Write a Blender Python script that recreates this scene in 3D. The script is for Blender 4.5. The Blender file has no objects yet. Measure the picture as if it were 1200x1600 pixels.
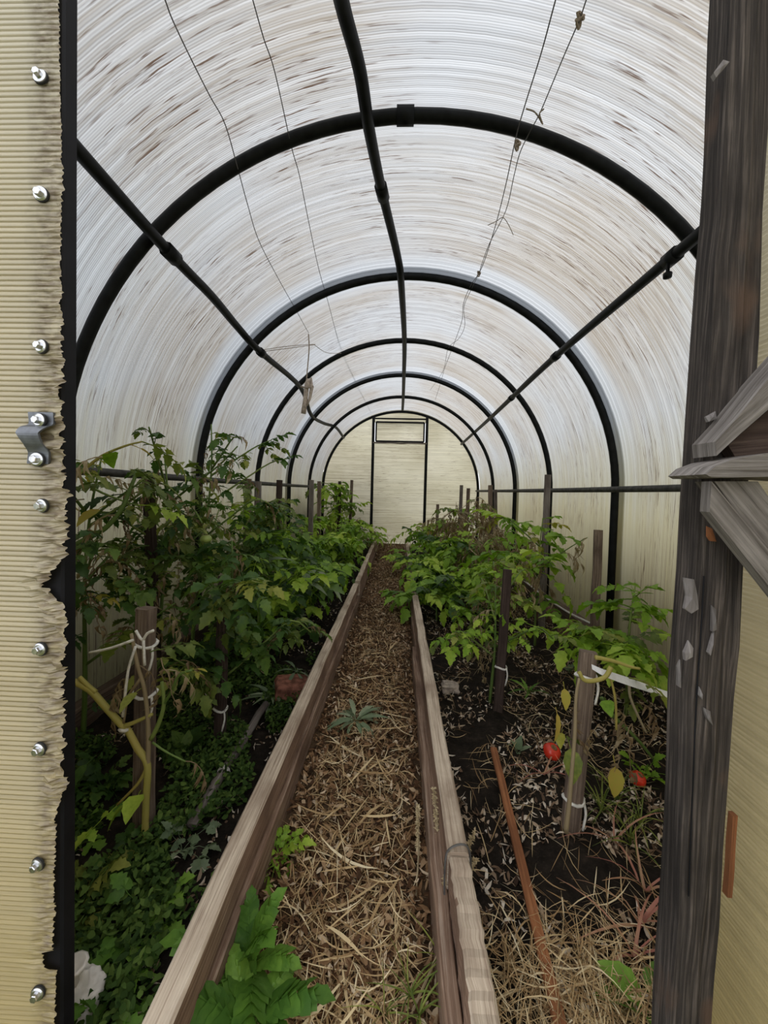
import bpy, bmesh, math, random
import numpy as np
from mathutils import Vector, Matrix, noise as mnoise

random.seed(7)
rng = np.random.default_rng(7)
PI = math.pi
S = bpy.context.scene
COL = S.collection

# ------------------------------------------------------------------ camera
F = 600.0                      # focal length in pixels of the 1200x1600 frame
PY0 = 786.0                    # principal point row
VPX, VPY = 622.0, 767.0        # where the length of the greenhouse vanishes
ROLL = math.radians(1.5)
ZC = 0.92                      # camera height over the bed soil
CAM = Vector((0, 0, ZC))
_dy = Vector(((VPX - 600) / F, -(VPY - PY0) / F, -1)).normalized()
_u0 = Vector((math.sin(ROLL), math.cos(ROLL), 0))
_dz = (_u0 - _dy * _u0.dot(_dy)).normalized()
_dx = _dy.cross(_dz)
RW2C = Matrix((_dx, _dy, _dz)).transposed()      # world -> camera
RC2W = RW2C.transposed()
cam_d = bpy.data.cameras.new('camera')
cam = bpy.data.objects.new('camera', cam_d)
COL.objects.link(cam)
cam_d.sensor_fit = 'VERTICAL'
cam_d.sensor_height = 36.0
cam_d.lens = F / 1600 * 36
cam_d.shift_y = (PY0 - 800) / 1600
cam_d.clip_start = 0.02
cam.matrix_world = Matrix.Translation(CAM) @ RC2W.to_4x4()
S.camera = cam

def ray(px, py):
    return RC2W @ Vector(((px - 600) / F, -(py - PY0) / F, -1))
def AT(px, py, Y):             # the point of a pixel's ray at depth Y
    d = ray(px, py); return CAM + d * (Y / d.y)
def G(px, py, z=0.0):          # the point of a pixel's ray on the level z
    d = ray(px, py); return CAM + d * ((z - ZC) / d.z)
def ATX(px, py, X):
    d = ray(px, py); return CAM + d * (X / d.x)

# ------------------------------------------------------------------ world, sun, exposure
W = bpy.data.worlds.new('overcast_sky'); S.world = W; W.use_nodes = True
bg = W.node_tree.nodes['Background']
bg.inputs[0].default_value = (0.95, 0.965, 1.0, 1); bg.inputs[1].default_value = 1.15
sd = bpy.data.lights.new('sun', 'SUN'); sd.energy = 1.6; sd.angle = math.radians(50); sd.color = (1.0, 0.95, 0.86)
sun = bpy.data.objects.new('sun', sd); COL.objects.link(sun)
sun.rotation_euler = Vector((-0.55, -0.45, -0.95)).to_track_quat('-Z', 'Y').to_euler()
S.view_settings.view_transform = 'Standard'; S.view_settings.look = 'None'
S.view_settings.gamma = 1; S.view_settings.use_curve_mapping = False
S.view_settings.exposure = 0.74
S.cycles.max_bounces = 16; S.cycles.diffuse_bounces = 6; S.cycles.transmission_bounces = 12
S.cycles.use_denoising = True

# ------------------------------------------------------------------ material helpers
def newmat(name):
    m = bpy.data.materials.new(name); m.use_nodes = True
    nt = m.node_tree; nt.nodes.clear()
    return m, nt
def N(nt, typ, ins=None, **props):
    n = nt.nodes.new(typ)
    for k, v in props.items(): setattr(n, k, v)
    for k, v in (ins or {}).items():
        if isinstance(v, bpy.types.NodeSocket): nt.links.new(v, n.inputs[k])
        else: n.inputs[k].default_value = v
    return n
def math_(nt, op, a, b=0.0, clamp=False):
    n = N(nt, 'ShaderNodeMath', {0: a, 1: b}, operation=op); n.use_clamp = clamp
    return n.outputs[0]
def ramp(nt, fac, stops):
    n = N(nt, 'ShaderNodeValToRGB', {0: fac}); e = n.color_ramp.elements
    while len(e) < len(stops): e.new(0.5)
    for el, (p, c) in zip(e, stops):
        el.position = p
        el.color = (c, c, c, 1) if isinstance(c, (int, float)) else (*c, 1)
    return n.outputs[0]
def mixc(nt, fac, a, b, blend='MIX'):
    n = N(nt, 'ShaderNodeMix', data_type='RGBA', blend_type=blend)
    for i, v in ((0, fac), (6, a), (7, b)):
        if isinstance(v, bpy.types.NodeSocket): nt.links.new(v, n.inputs[i])
        else: n.inputs[i].default_value = (*v, 1) if isinstance(v, tuple) else v
    return n.outputs[2]
def uvscaled(nt, sx, sy, rnd=True):
    uv = N(nt, 'ShaderNodeUVMap').outputs[0]
    mp = N(nt, 'ShaderNodeMapping', {0: uv}); mp.inputs[3].default_value = (sx, sy, 1)
    v = mp.outputs[0]
    if rnd:
        oi = N(nt, 'ShaderNodeObjectInfo').outputs['Random']
        o = math_(nt, 'MULTIPLY', oi, 37.0)
        v = N(nt, 'ShaderNodeVectorMath', {0: v, 1: N(nt, 'ShaderNodeCombineXYZ', {0: o, 1: o, 2: o}).outputs[0]}, operation='ADD').outputs[0]
    return v
def out(nt, shader):
    N(nt, 'ShaderNodeOutputMaterial', {0: shader})

def wood(name, light, mid, dark, grain=70, along=2.5, bump=0.35, patch=None):
    m, nt = newmat(name)
    v = uvscaled(nt, along, grain)
    n1 = N(nt, 'ShaderNodeTexNoise', {0: v, 'Scale': 1.0, 'Detail': 8.0, 'Roughness': 0.65, 'Distortion': 0.4}).outputs[0]
    c = ramp(nt, n1, [(0.3, dark), (0.5, mid), (0.68, light)])
    v2 = uvscaled(nt, 5, 9)
    n2 = N(nt, 'ShaderNodeTexNoise', {0: v2, 'Scale': 1.0, 'Detail': 5.0, 'Roughness': 0.6}).outputs[0]
    c = mixc(nt, ramp(nt, n2, [(0.42, 0.0), (0.66, 0.75)]), c, dark)
    if patch:
        v3 = uvscaled(nt, 7, 14)
        n3 = N(nt, 'ShaderNodeTexNoise', {0: v3, 'Scale': 1.0, 'Detail': 3.0}).outputs[0]
        c = mixc(nt, ramp(nt, n3, [(0.6, 0.0), (0.68, 0.8)]), c, patch)
    b = N(nt, 'ShaderNodeBump', {'Strength': bump, 'Distance': 0.004, 'Height': n1}).outputs[0]
    p = N(nt, 'ShaderNodeBsdfPrincipled', {'Base Color': c, 'Roughness': 0.85, 'Normal': b})
    p.inputs['Specular IOR Level'].default_value = 0.2
    out(nt, p.outputs[0]); return m

def plain(name, col, rough=0.6, metal=0.0, var=0.25, scale=40, spec=0.4):
    m, nt = newmat(name)
    tc = N(nt, 'ShaderNodeTexCoord').outputs['Object']
    n1 = N(nt, 'ShaderNodeTexNoise', {0: tc, 'Scale': float(scale), 'Detail': 5.0}).outputs[0]
    c = mixc(nt, ramp(nt, n1, [(0.35, 0.0), (0.65, 1.0)]), tuple(x * (1 - var) for x in col), tuple(min(1, x * (1 + var)) for x in col))
    p = N(nt, 'ShaderNodeBsdfPrincipled', {'Base Color': c, 'Roughness': rough, 'Metallic': metal})
    p.inputs['Specular IOR Level'].default_value = spec
    out(nt, p.outputs[0]); return m

def leafmat(name, a, b, c, trans=0.35):
    m, nt = newmat(name)
    r = N(nt, 'ShaderNodeObjectInfo').outputs['Random']
    isl = N(nt, 'ShaderNodeNewGeometry').outputs['Random Per Island']
    f = math_(nt, 'ADD', math_(nt, 'MULTIPLY', r, 0.65), math_(nt, 'MULTIPLY', isl, 0.35))
    tc = N(nt, 'ShaderNodeTexCoord').outputs['Object']
    n1 = N(nt, 'ShaderNodeTexNoise', {0: tc, 'Scale': 9.0, 'Detail': 4.0}).outputs[0]
    f = math_(nt, 'ADD', f, math_(nt, 'MULTIPLY', math_(nt, 'SUBTRACT', n1, 0.5), 0.7))
    col = ramp(nt, f, [(0.1, a), (0.55, b), (0.95, c)])
    p = N(nt, 'ShaderNodeBsdfPrincipled', {'Base Color': col, 'Roughness': 0.5})
    p.inputs['Specular IOR Level'].default_value = 0.35
    t = N(nt, 'ShaderNodeBsdfTranslucent', {0: mixc(nt, 1.0, col, (1.0, 1.1, 0.6), 'MULTIPLY')})
    mx = N(nt, 'ShaderNodeMixShader', {0: trans, 1: p.outputs[0], 2: t.outputs[0]})
    out(nt, mx.outputs[0]); return m

def bitsmat(name, stops, trans=0.15):
    m, nt = newmat(name)
    isl = N(nt, 'ShaderNodeNewGeometry').outputs['Random Per Island']
    col = ramp(nt, isl, stops)
    p = N(nt, 'ShaderNodeBsdfPrincipled', {'Base Color': col, 'Roughness': 0.75})
    p.inputs['Specular IOR Level'].default_value = 0.2
    t = N(nt, 'ShaderNodeBsdfTranslucent', {0: col})
    mx = N(nt, 'ShaderNodeMixShader', {0: trans, 1: p.outputs[0], 2: t.outputs[0]})
    out(nt, mx.outputs[0]); return m

def sheetmat(name, base, dirt, amount, rib=0.0065, seams=(), trans=0.72, warm=None, ribc=0.1, dash=1.0, ax=1.0, yel=0.0, foot=0.0, margin=None, spot=(0.13, 0.085, 0.06)):
    # twin-wall polycarbonate: flutes along u, spaced in v, with washed-in dirt that follows the flutes
    m, nt = newmat(name)
    uv = N(nt, 'ShaderNodeUVMap').outputs[0]
    sep = N(nt, 'ShaderNodeSeparateXYZ', {0: uv}); u, v = sep.outputs[0], sep.outputs[1]
    ribw = math_(nt, 'SINE', math_(nt, 'MULTIPLY', v, 2 * PI / rib))
    cell = math_(nt, 'FLOOR', math_(nt, 'DIVIDE', v, rib))
    wn = N(nt, 'ShaderNodeTexWhiteNoise', {1: cell}, noise_dimensions='1D').outputs[0]
    def nz(su, sv, det, ofs=0.0, rough=0.6):
        cv = N(nt, 'ShaderNodeCombineXYZ', {0: math_(nt, 'MULTIPLY', u, su), 1: math_(nt, 'MULTIPLY', v, sv), 2: ofs}).outputs[0]
        return N(nt, 'ShaderNodeTexNoise', {0: cv, 'Scale': 1.0, 'Detail': det, 'Roughness': rough}).outputs[0]
    big = ramp(nt, nz(0.9 * ax, 1.1, 3, 3.1), [(0.36, 0.12), (0.64, 1.0)])
    fine = ramp(nt, nz(1.3 * ax, 120, 4, 7.7), [(0.42, 0.0), (0.68, 1.0)])
    das = ramp(nt, nz(6.5 * ax, 130, 3, 1.3), [(0.585, 0.0), (0.66, 1.0)])
    rich = ramp(nt, nz(1.7 * ax, 2.2, 3, 9.9), [(0.38, 0.08), (0.58, 1.0)])
    clean = None
    for s in seams:
        d = math_(nt, 'ABSOLUTE', math_(nt, 'SUBTRACT', math_(nt, 'ADD', v, math_(nt, 'MULTIPLY', nz(1.2, 1.0, 2, 5.0), 0.12)), s + 0.06))
        k = ramp(nt, d, [(0.11, 0.0), (0.22, 1.0)])
        clean = k if clean is None else math_(nt, 'MULTIPLY', clean, k)
    dirtf = math_(nt, 'MULTIPLY', math_(nt, 'MULTIPLY', fine, big), amount)
    dashf = math_(nt, 'MULTIPLY', math_(nt, 'MULTIPLY', das, rich), dash)
    haze = math_(nt, 'MULTIPLY', big, 0.30 * amount)
    if clean is not None:
        dirtf = math_(nt, 'MULTIPLY', dirtf, clean); dashf = math_(nt, 'MULTIPLY', dashf, clean); haze = math_(nt, 'MULTIPLY', haze, clean)
    col = base
    if warm:
        wf_ = nz(0.8, 1.4, 3, 2.2)
        if yel: wf_ = math_(nt, 'ADD', math_(nt, 'MULTIPLY', wf_, 0.5), math_(nt, 'SUBTRACT', 0.72, math_(nt, 'MULTIPLY', v, yel)), True)   # warm colour strongest at the foot, fading upward
        col = mixc(nt, wf_, base, warm)
    lines = math_(nt, 'ADD', math_(nt, 'MULTIPLY', ribw, ribc), math_(nt, 'MULTIPLY', math_(nt, 'SUBTRACT', wn, 0.5), ribc * 1.6))
    val = math_(nt, 'ADD', 1.0 - ribc * 1.2, lines)
    vv = N(nt, 'ShaderNodeCombineColor', {0: val, 1: val, 2: val}).outputs[0]
    col = mixc(nt, 1.0, col, vv, 'MULTIPLY')
    col = mixc(nt, haze, col, dirt)
    if foot:   # streaky grime and dim green light from outside, painted low on both walls; foot = length of the sheet round the arch
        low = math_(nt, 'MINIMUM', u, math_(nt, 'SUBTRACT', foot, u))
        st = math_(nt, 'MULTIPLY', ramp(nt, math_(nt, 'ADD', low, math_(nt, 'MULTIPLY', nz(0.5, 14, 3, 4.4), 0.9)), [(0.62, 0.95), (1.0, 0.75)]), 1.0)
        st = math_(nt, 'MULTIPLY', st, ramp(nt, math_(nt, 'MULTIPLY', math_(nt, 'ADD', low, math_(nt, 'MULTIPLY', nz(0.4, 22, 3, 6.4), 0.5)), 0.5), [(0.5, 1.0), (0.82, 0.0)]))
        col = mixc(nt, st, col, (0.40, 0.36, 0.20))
    col = mixc(nt, math_(nt, 'MULTIPLY', dirtf, 0.75, True), col, tuple(x * 0.62 for x in dirt))
    col = mixc(nt, math_(nt, 'MULTIPLY', dashf, 0.8, True), col, spot)
    if margin:   # grime in the crushed flutes along the cut edge
        mg = math_(nt, 'MULTIPLY', ramp(nt, math_(nt, 'ADD', math_(nt, 'SUBTRACT', u, margin), math_(nt, 'MULTIPLY', nz(40, 25, 3, 8.8), 0.03)), [(0.0, 0.0), (0.02, 1.0)]), ramp(nt, nz(60, 140, 4, 2.8), [(0.35, 0.1), (0.65, 0.85)]))
        col = mixc(nt, mg, col, (0.24, 0.18, 0.12))
    b = N(nt, 'ShaderNodeBump', {'Strength': 0.25, 'Distance': 0.002, 'Height': ribw}).outputs[0]
    t = N(nt, 'ShaderNodeBsdfTranslucent', {0: col, 1: b})
    d = N(nt, 'ShaderNodeBsdfDiffuse', {0: col, 'Normal': b})
    g = N(nt, 'ShaderNodeBsdfGlossy', {'Roughness': 0.3, 'Normal': b})
    s1 = N(nt, 'ShaderNodeMixShader', {0: trans, 1: d.outputs[0], 2: t.outputs[0]})
    s2 = N(nt, 'ShaderNodeMixShader', {0: 0.05, 1: s1.outputs[0], 2: g.outputs[0]})
    out(nt, s2.outputs[0]); return m

M = {}
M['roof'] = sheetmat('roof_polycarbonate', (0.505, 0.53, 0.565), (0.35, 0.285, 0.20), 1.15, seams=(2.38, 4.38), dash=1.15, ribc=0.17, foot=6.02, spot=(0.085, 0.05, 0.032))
M['endwall'] = sheetmat('end_polycarbonate', (0.78, 0.75, 0.65), (0.36, 0.31, 0.19), 1.15, rib=0.012, warm=(0.52, 0.485, 0.34), dash=0.9)
FS = dict(rib=0.0064, trans=0.4, warm=(0.56, 0.42, 0.12), ribc=0.05, dash=0.1, yel=0.55)
M['frontsheet'] = sheetmat('front_polycarbonate', (0.84, 0.80, 0.70), (0.42, 0.34, 0.17), 0.5, margin=4.555, **FS)
M['leafsheet'] = sheetmat('door_polycarbonate', (0.84, 0.80, 0.70), (0.42, 0.34, 0.17), 0.5, **FS)
M['black'] = plain('black_painted_pipe', (0.007, 0.008, 0.008), 0.5, 0.0, 0.4, 25, 0.15)
M['blackflat'] = plain('black_painted_frame', (0.006, 0.006, 0.008), 0.6, 0.0, 0.3, 25, 0.2)
M['greypipe'] = plain('dusty_side_pipe', (0.045, 0.043, 0.038), 0.6, 0.0, 0.5, 30, 0.3)
M['zinc'] = plain('zinc_plated_steel', (0.62, 0.63, 0.65), 0.28, 1.0, 0.15, 120)
M['darkzinc'] = plain('dark_bracket_steel', (0.16, 0.17, 0.19), 0.42, 0.7, 0.25, 60)
M['rubber'] = plain('black_rubber_washer', (0.02, 0.02, 0.02), 0.7)
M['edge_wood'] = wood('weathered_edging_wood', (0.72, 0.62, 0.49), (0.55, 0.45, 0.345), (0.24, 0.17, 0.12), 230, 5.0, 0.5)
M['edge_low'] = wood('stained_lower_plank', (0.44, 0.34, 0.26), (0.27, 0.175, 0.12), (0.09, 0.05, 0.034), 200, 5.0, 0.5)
M['edge_side'] = wood('shaded_edging_face', (0.42, 0.30, 0.22), (0.29, 0.185, 0.13), (0.12, 0.07, 0.05), 200, 5.0, 0.5)  # browner copy of the edging wood for the less lit side faces
M['post'] = wood('dark_flaking_post_wood', (0.17, 0.14, 0.12), (0.062, 0.052, 0.046), (0.018, 0.015, 0.014), 330, 7.0, 0.9, patch=(0.11, 0.07, 0.05))
M['grey_wood'] = wood('silver_grey_wood', (0.36, 0.33, 0.31), (0.22, 0.20, 0.185), (0.08, 0.068, 0.06), 170, 6, 0.8)
M['flake'] = wood('lifted_wood_flake', (0.34, 0.32, 0.31), (0.22, 0.20, 0.195), (0.09, 0.08, 0.075), 160, 8)
M['stake'] = wood('brown_stake_wood', (0.32, 0.25, 0.19), (0.19, 0.14, 0.105), (0.07, 0.048, 0.037), 190, 6, 0.6)
M['stake_dark'] = wood('damp_dark_stake_wood', (0.11, 0.08, 0.065), (0.06, 0.04, 0.033), (0.025, 0.017, 0.014), 190, 6, 0.6)
M['stake_grey'] = wood('grey_stake_wood', (0.30, 0.27, 0.24), (0.20, 0.17, 0.15), (0.09, 0.07, 0.06), 190, 6, 0.6)
M['lath'] = wood('rusty_orange_lath', (0.42, 0.19, 0.085), (0.33, 0.13, 0.055), (0.16, 0.065, 0.03), 190, 6, 0.6)
M['sill'] = wood('rotten_sill_wood', (0.26, 0.20, 0.15), (0.15, 0.105, 0.08), (0.06, 0.04, 0.03), 190, 6, 0.6)
M['wire'] = plain('thin_grey_wire', (0.10, 0.095, 0.09), 0.5, 0.3)
M['string'] = plain('frayed_string', (0.34, 0.28, 0.22), 0.9)
M['cord'] = plain('white_cloth_tie', (0.72, 0.70, 0.64), 0.9, 0.0, 0.15, 80)
M['ribbon'] = plain('white_ribbon', (0.80, 0.80, 0.80), 0.7, 0.0, 0.08, 60)
M['cloth'] = plain('rolled_beige_cloth', (0.48, 0.40, 0.33), 0.95, 0.0, 0.25, 60)
M['bag'] = plain('white_plastic_bag', (0.70, 0.66, 0.60), 0.5, 0.0, 0.15, 25)
M['brick'] = plain('worn_red_brick', (0.26, 0.11, 0.075), 0.95, 0.0, 0.45, 35, 0.1)
M['stone'] = plain('brown_clod', (0.20, 0.12, 0.085), 0.95, 0.0, 0.45, 25, 0.1)
M['tomato'] = plain('ripe_tomato_skin', (0.70, 0.045, 0.02), 0.25, 0.0, 0.2, 20, 0.6)
M['greentom'] = plain('unripe_tomato_skin', (0.30, 0.38, 0.10), 0.3, 0.0, 0.2, 20, 0.5)
M['scar'] = plain('corky_tomato_top', (0.22, 0.12, 0.05), 0.9)
M['stem'] = leafmat('green_stem', (0.09, 0.15, 0.03), (0.14, 0.22, 0.05), (0.22, 0.28, 0.07), 0.1)
M['stemy'] = leafmat('yellow_stem', (0.28, 0.26, 0.06), (0.40, 0.36, 0.09), (0.46, 0.36, 0.10), 0.1)
M['stemd'] = leafmat('dry_stem', (0.22, 0.16, 0.09), (0.33, 0.26, 0.15), (0.45, 0.38, 0.25), 0.1)
M['fresh'] = leafmat('fresh_leaf', (0.12, 0.24, 0.02), (0.25, 0.42, 0.035), (0.48, 0.62, 0.08))
M['dark'] = leafmat('dark_leaf', (0.03, 0.07, 0.016), (0.065, 0.14, 0.025), (0.15, 0.24, 0.045))
M['olive'] = leafmat('olive_leaf', (0.07, 0.11, 0.022), (0.16, 0.21, 0.04), (0.36, 0.38, 0.08))
M['yellow'] = leafmat('yellowing_leaf', (0.22, 0.26, 0.04), (0.42, 0.38, 0.06), (0.48, 0.34, 0.07))
M['dry'] = leafmat('withered_leaf', (0.16, 0.10, 0.05), (0.30, 0.22, 0.12), (0.50, 0.42, 0.27), 0.2)
M['sage'] = leafmat('greyish_weed_leaf', (0.10, 0.15, 0.075), (0.18, 0.24, 0.13), (0.28, 0.33, 0.20), 0.2)
M['redgrass'] = leafmat('red_grass', (0.36, 0.12, 0.10), (0.46, 0.20, 0.14), (0.50, 0.32, 0.18), 0.25)
M['seed'] = leafmat('straw_seed_head', (0.42, 0.32, 0.18), (0.56, 0.45, 0.27), (0.68, 0.58, 0.38), 0.2)
M['weed'] = leafmat('broad_weed_leaf', (0.06, 0.15, 0.02), (0.13, 0.27, 0.035), (0.24, 0.42, 0.06))

def soilmat(name, a, b, c):
    m, nt = newmat(name)
    tc = N(nt, 'ShaderNodeTexCoord').outputs['Object']
    n1 = N(nt, 'ShaderNodeTexNoise', {0: tc, 'Scale': 22.0, 'Detail': 8.0, 'Roughness': 0.7}).outputs[0]
    n2 = N(nt, 'ShaderNodeTexNoise', {0: tc, 'Scale': 140.0, 'Detail': 4.0}).outputs[0]
    col = ramp(nt, n1, [(0.35, a), (0.55, b), (0.75, c)])
    col = mixc(nt, ramp(nt, n2, [(0.55, 0.0), (0.75, 0.4)]), col, c)
    bp = N(nt, 'ShaderNodeBump', {'Strength': 0.8, 'Distance': 0.008, 'Height': math_(nt, 'ADD', n1, math_(nt, 'MULTIPLY', n2, 0.3))}).outputs[0]
    p = N(nt, 'ShaderNodeBsdfPrincipled', {'Base Color': col, 'Roughness': 0.95, 'Normal': bp})
    p.inputs['Specular IOR Level'].default_value = 0.1
    out(nt, p.outputs[0]); return m
M['soil'] = soilmat('dark_bed_soil', (0.010, 0.008, 0.006), (0.022, 0.017, 0.013), (0.05, 0.038, 0.028))
M['pathsoil'] = soilmat('brown_path_soil', (0.05, 0.032, 0.018), (0.095, 0.06, 0.034), (0.16, 0.11, 0.065))
M['lawn'] = soilmat('outside_grass', (0.07, 0.08, 0.025), (0.12, 0.125, 0.045), (0.19, 0.17, 0.08))

# ------------------------------------------------------------------ mesh builder
class MB:
    def __init__(s): s.v = []; s.f = []; s.uv = []
    def add(s, vs, fs, uvs=None):
        o = len(s.v); s.v += [tuple(v) for v in vs]
        for i, f in enumerate(fs):
            s.f.append(tuple(o + k for k in f))
            s.uv.append(uvs[i] if uvs else [(0, 0)] * len(f))
        return s
    def tube(s, pts, r, sides=8, cap=True):
        pts = [Vector(p) for p in pts]; n = len(pts)
        rr = r if isinstance(r, (list, tuple)) else [r] * n
        T = [(pts[min(i + 1, n - 1)] - pts[max(i - 1, 0)]).normalized() for i in range(n)]
        up = Vector((0, 0, 1)) if abs(T[0].z) < 0.9 else Vector((1, 0, 0))
        a = T[0].cross(up).normalized(); vs = []; L = 0; Ls = []
        for i in range(n):
            a = (a - T[i] * a.dot(T[i])).normalized(); b = T[i].cross(a)
            if i: L += (pts[i] - pts[i - 1]).length
            Ls.append(L)
            for k in range(sides):
                an = 2 * PI * k / sides
                vs.append(pts[i] + (a * math.cos(an) + b * math.sin(an)) * rr[i])
        fs = []; us = []
        per = 2 * PI * max(rr)
        for i in range(n - 1):
            for k in range(sides):
                k2 = (k + 1) % sides
                fs.append((i * sides + k, i * sides + k2, (i + 1) * sides + k2, (i + 1) * sides + k))
                us.append([(Ls[i], per * k / sides), (Ls[i], per * (k + 1) / sides), (Ls[i + 1], per * (k + 1) / sides), (Ls[i + 1], per * k / sides)])
        if cap:
            fs.append(tuple(reversed(range(sides)))); us.append([(0, 0.01 * k) for k in range(sides)])
            fs.append(tuple((n - 1) * sides + k for k in range(sides))); us.append([(L, 0.01 * k) for k in range(sides)])
        return s.add(vs, fs, us)
    def plank(s, p0, p1, w, h, up=(0, 0, 1), seg=8, jit=0.0, ch=0.12, taper=1.0, point=0.0):
        # chamfered board from p0 to p1: w across, h along up, slightly uneven
        p0 = Vector(p0); p1 = Vector(p1); ax = (p1 - p0); L = ax.length; ax.normalize()
        up = Vector(up); up = (up - ax * up.dot(ax)).normalized(); sd_ = ax.cross(up)
        c = min(w, h) * ch
        pr = [(-w / 2 + c, -h / 2), (w / 2 - c, -h / 2), (w / 2, -h / 2 + c), (w / 2, h / 2 - c), (w / 2 - c, h / 2), (-w / 2 + c, h / 2), (-w / 2, h / 2 - c), (-w / 2, -h / 2 + c)]
        per = [0]
        for k in range(8):
            a_, b_ = pr[k], pr[(k + 1) % 8]; per.append(per[-1] + math.hypot(a_[0] - b_[0], a_[1] - b_[1]))
        vs = []; fs = []; us = []
        for i in range(seg + 1):
            t = i / seg; k_ = 1 + (taper - 1) * t
            if point and t > 1 - point: k_ *= max(0.15, (1 - t) / point)
            jx, jy = random.uniform(-jit, jit), random.uniform(-jit, jit)
            for x, y in pr:
                vs.append(p0 + ax * (L * t) + sd_ * (x * k_ + jx + random.uniform(-jit, jit) * 0.5) + up * (y * k_ + jy + random.uniform(-jit, jit) * 0.5))
        for i in range(seg):
            for k in range(8):
                k2 = (k + 1) % 8
                fs.append((i * 8 + k, i * 8 + k2, (i + 1) * 8 + k2, (i + 1) * 8 + k))
                a_, b_ = L * i / seg, L * (i + 1) / seg
                us.append([(a_, per[k]), (a_, per[k + 1]), (b_, per[k + 1]), (b_, per[k])])
        fs.append(tuple(reversed(range(8)))); us.append([(pr[k][0] * .3, pr[k][1]) for k in reversed(range(8))])
        fs.append(tuple(seg * 8 + k for k in range(8))); us.append([(pr[k][0] * .3, pr[k][1]) for k in range(8)])
        return s.add(vs, fs, us)
    def prism(s, poly, ext):
        # a closed outline (3D points, in order) pushed along the vector ext
        n = len(poly); poly = [Vector(p) for p in poly]; ext = Vector(ext)
        vs = poly + [p + ext for p in poly]
        o = poly[0]; e1 = (poly[1] - o).normalized()
        uvp = lambda p: ((p - o).dot(e1), (p - o - e1 * (p - o).dot(e1)).length)
        fs = [tuple(range(n)), tuple(reversed(range(n, 2 * n)))]
        us = [[uvp(poly[k]) for k in range(n)], [uvp(poly[k]) for k in reversed(range(n))]]
        L = 0
        for k in range(n):
            k2 = (k + 1) % n; d = (poly[k2] - poly[k]).length
            fs.append((k2, k, n + k, n + k2)); us.append([(L + d, 0), (L, 0), (L, ext.length), (L + d, ext.length)]); L += d
        return s.add(vs, fs, us)
    def lathe(s, prof, sides=16, c=(0, 0, 0), ax='z'):
        c = Vector(c); vs = []; fs = []
        for r, z in prof:
            for k in range(sides):
                a = 2 * PI * k / sides
                p = (r * math.cos(a), r * math.sin(a), z)
                if ax == 'y': p = (p[0], -p[2], p[1])
                vs.append(c + Vector(p))
        for i in range(len(prof) - 1):
            for k in range(sides):
                k2 = (k + 1) % sides
                fs.append((i * sides + k, i * sides + k2, (i + 1) * sides + k2, (i + 1) * sides + k))
        fs.append(tuple(reversed(range(sides)))); fs.append(tuple((len(prof) - 1) * sides + k for k in range(sides)))
        return s.add(vs, fs)
    def mesh(s, name, mat, smooth=False):
        me = bpy.data.meshes.new(name); me.from_pydata(s.v, [], s.f)
        l = me.uv_layers.new(name='UVMap')
        l.data.foreach_set('uv', [c for f in s.uv for p in f for c in p])
        me.materials.append(mat)
        if smooth: me.polygons.foreach_set('use_smooth', [True] * len(me.polygons))
        me.update(); return me
    def build(s, name, mat, parent=None, smooth=False):
        return link(name, s.mesh(name, mat, smooth), parent)
def link(name, me, parent=None, loc=None, rot=None, scale=None):
    o = bpy.data.objects.new(name, me); COL.objects.link(o)
    if parent:
        o.parent = parent
        if loc is None: o.location = -world_loc(parent)
    if loc is not None: o.location = loc
    if rot is not None: o.rotation_euler = rot
    if scale is not None: o.scale = (scale,) * 3 if isinstance(scale, (int, float)) else scale
    return o
def world_loc(o):
    v = Vector(o.location)
    while o.parent: o = o.parent; v += Vector(o.location)
    return v
# parts are modelled in world coordinates and moved back by their parent's place; so is every sub-part
def tag(o, label=None, cat=None, group=None, kind=None):
    if label: o['label'] = label
    if cat: o['category'] = cat
    if group: o['group'] = group
    if kind: o['kind'] = kind
    return o
def empty(name, loc, label=None, cat=None, group=None, kind=None):
    o = bpy.data.objects.new(name, None); COL.objects.link(o); o.location = loc; o.empty_display_size = 0.1
    return tag(o, label, cat, group, kind)
def smoothpath(pts, n=6):
    # Catmull-Rom through the points
    P = [Vector(p) for p in pts]; P = [2 * P[0] - P[1]] + P + [2 * P[-1] - P[-2]]; o = []
    for i in range(1, len(P) - 2):
        for k in range(n):
            t = k / n
            o.append(0.5 * (2 * P[i] + (P[i + 1] - P[i - 1]) * t + (2 * P[i - 1] - 5 * P[i] + 4 * P[i + 1] - P[i + 2]) * t * t + (3 * P[i] - P[i - 1] - 3 * P[i + 1] + P[i + 2]) * t ** 3))
    o.append(P[-2]); return o

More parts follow.
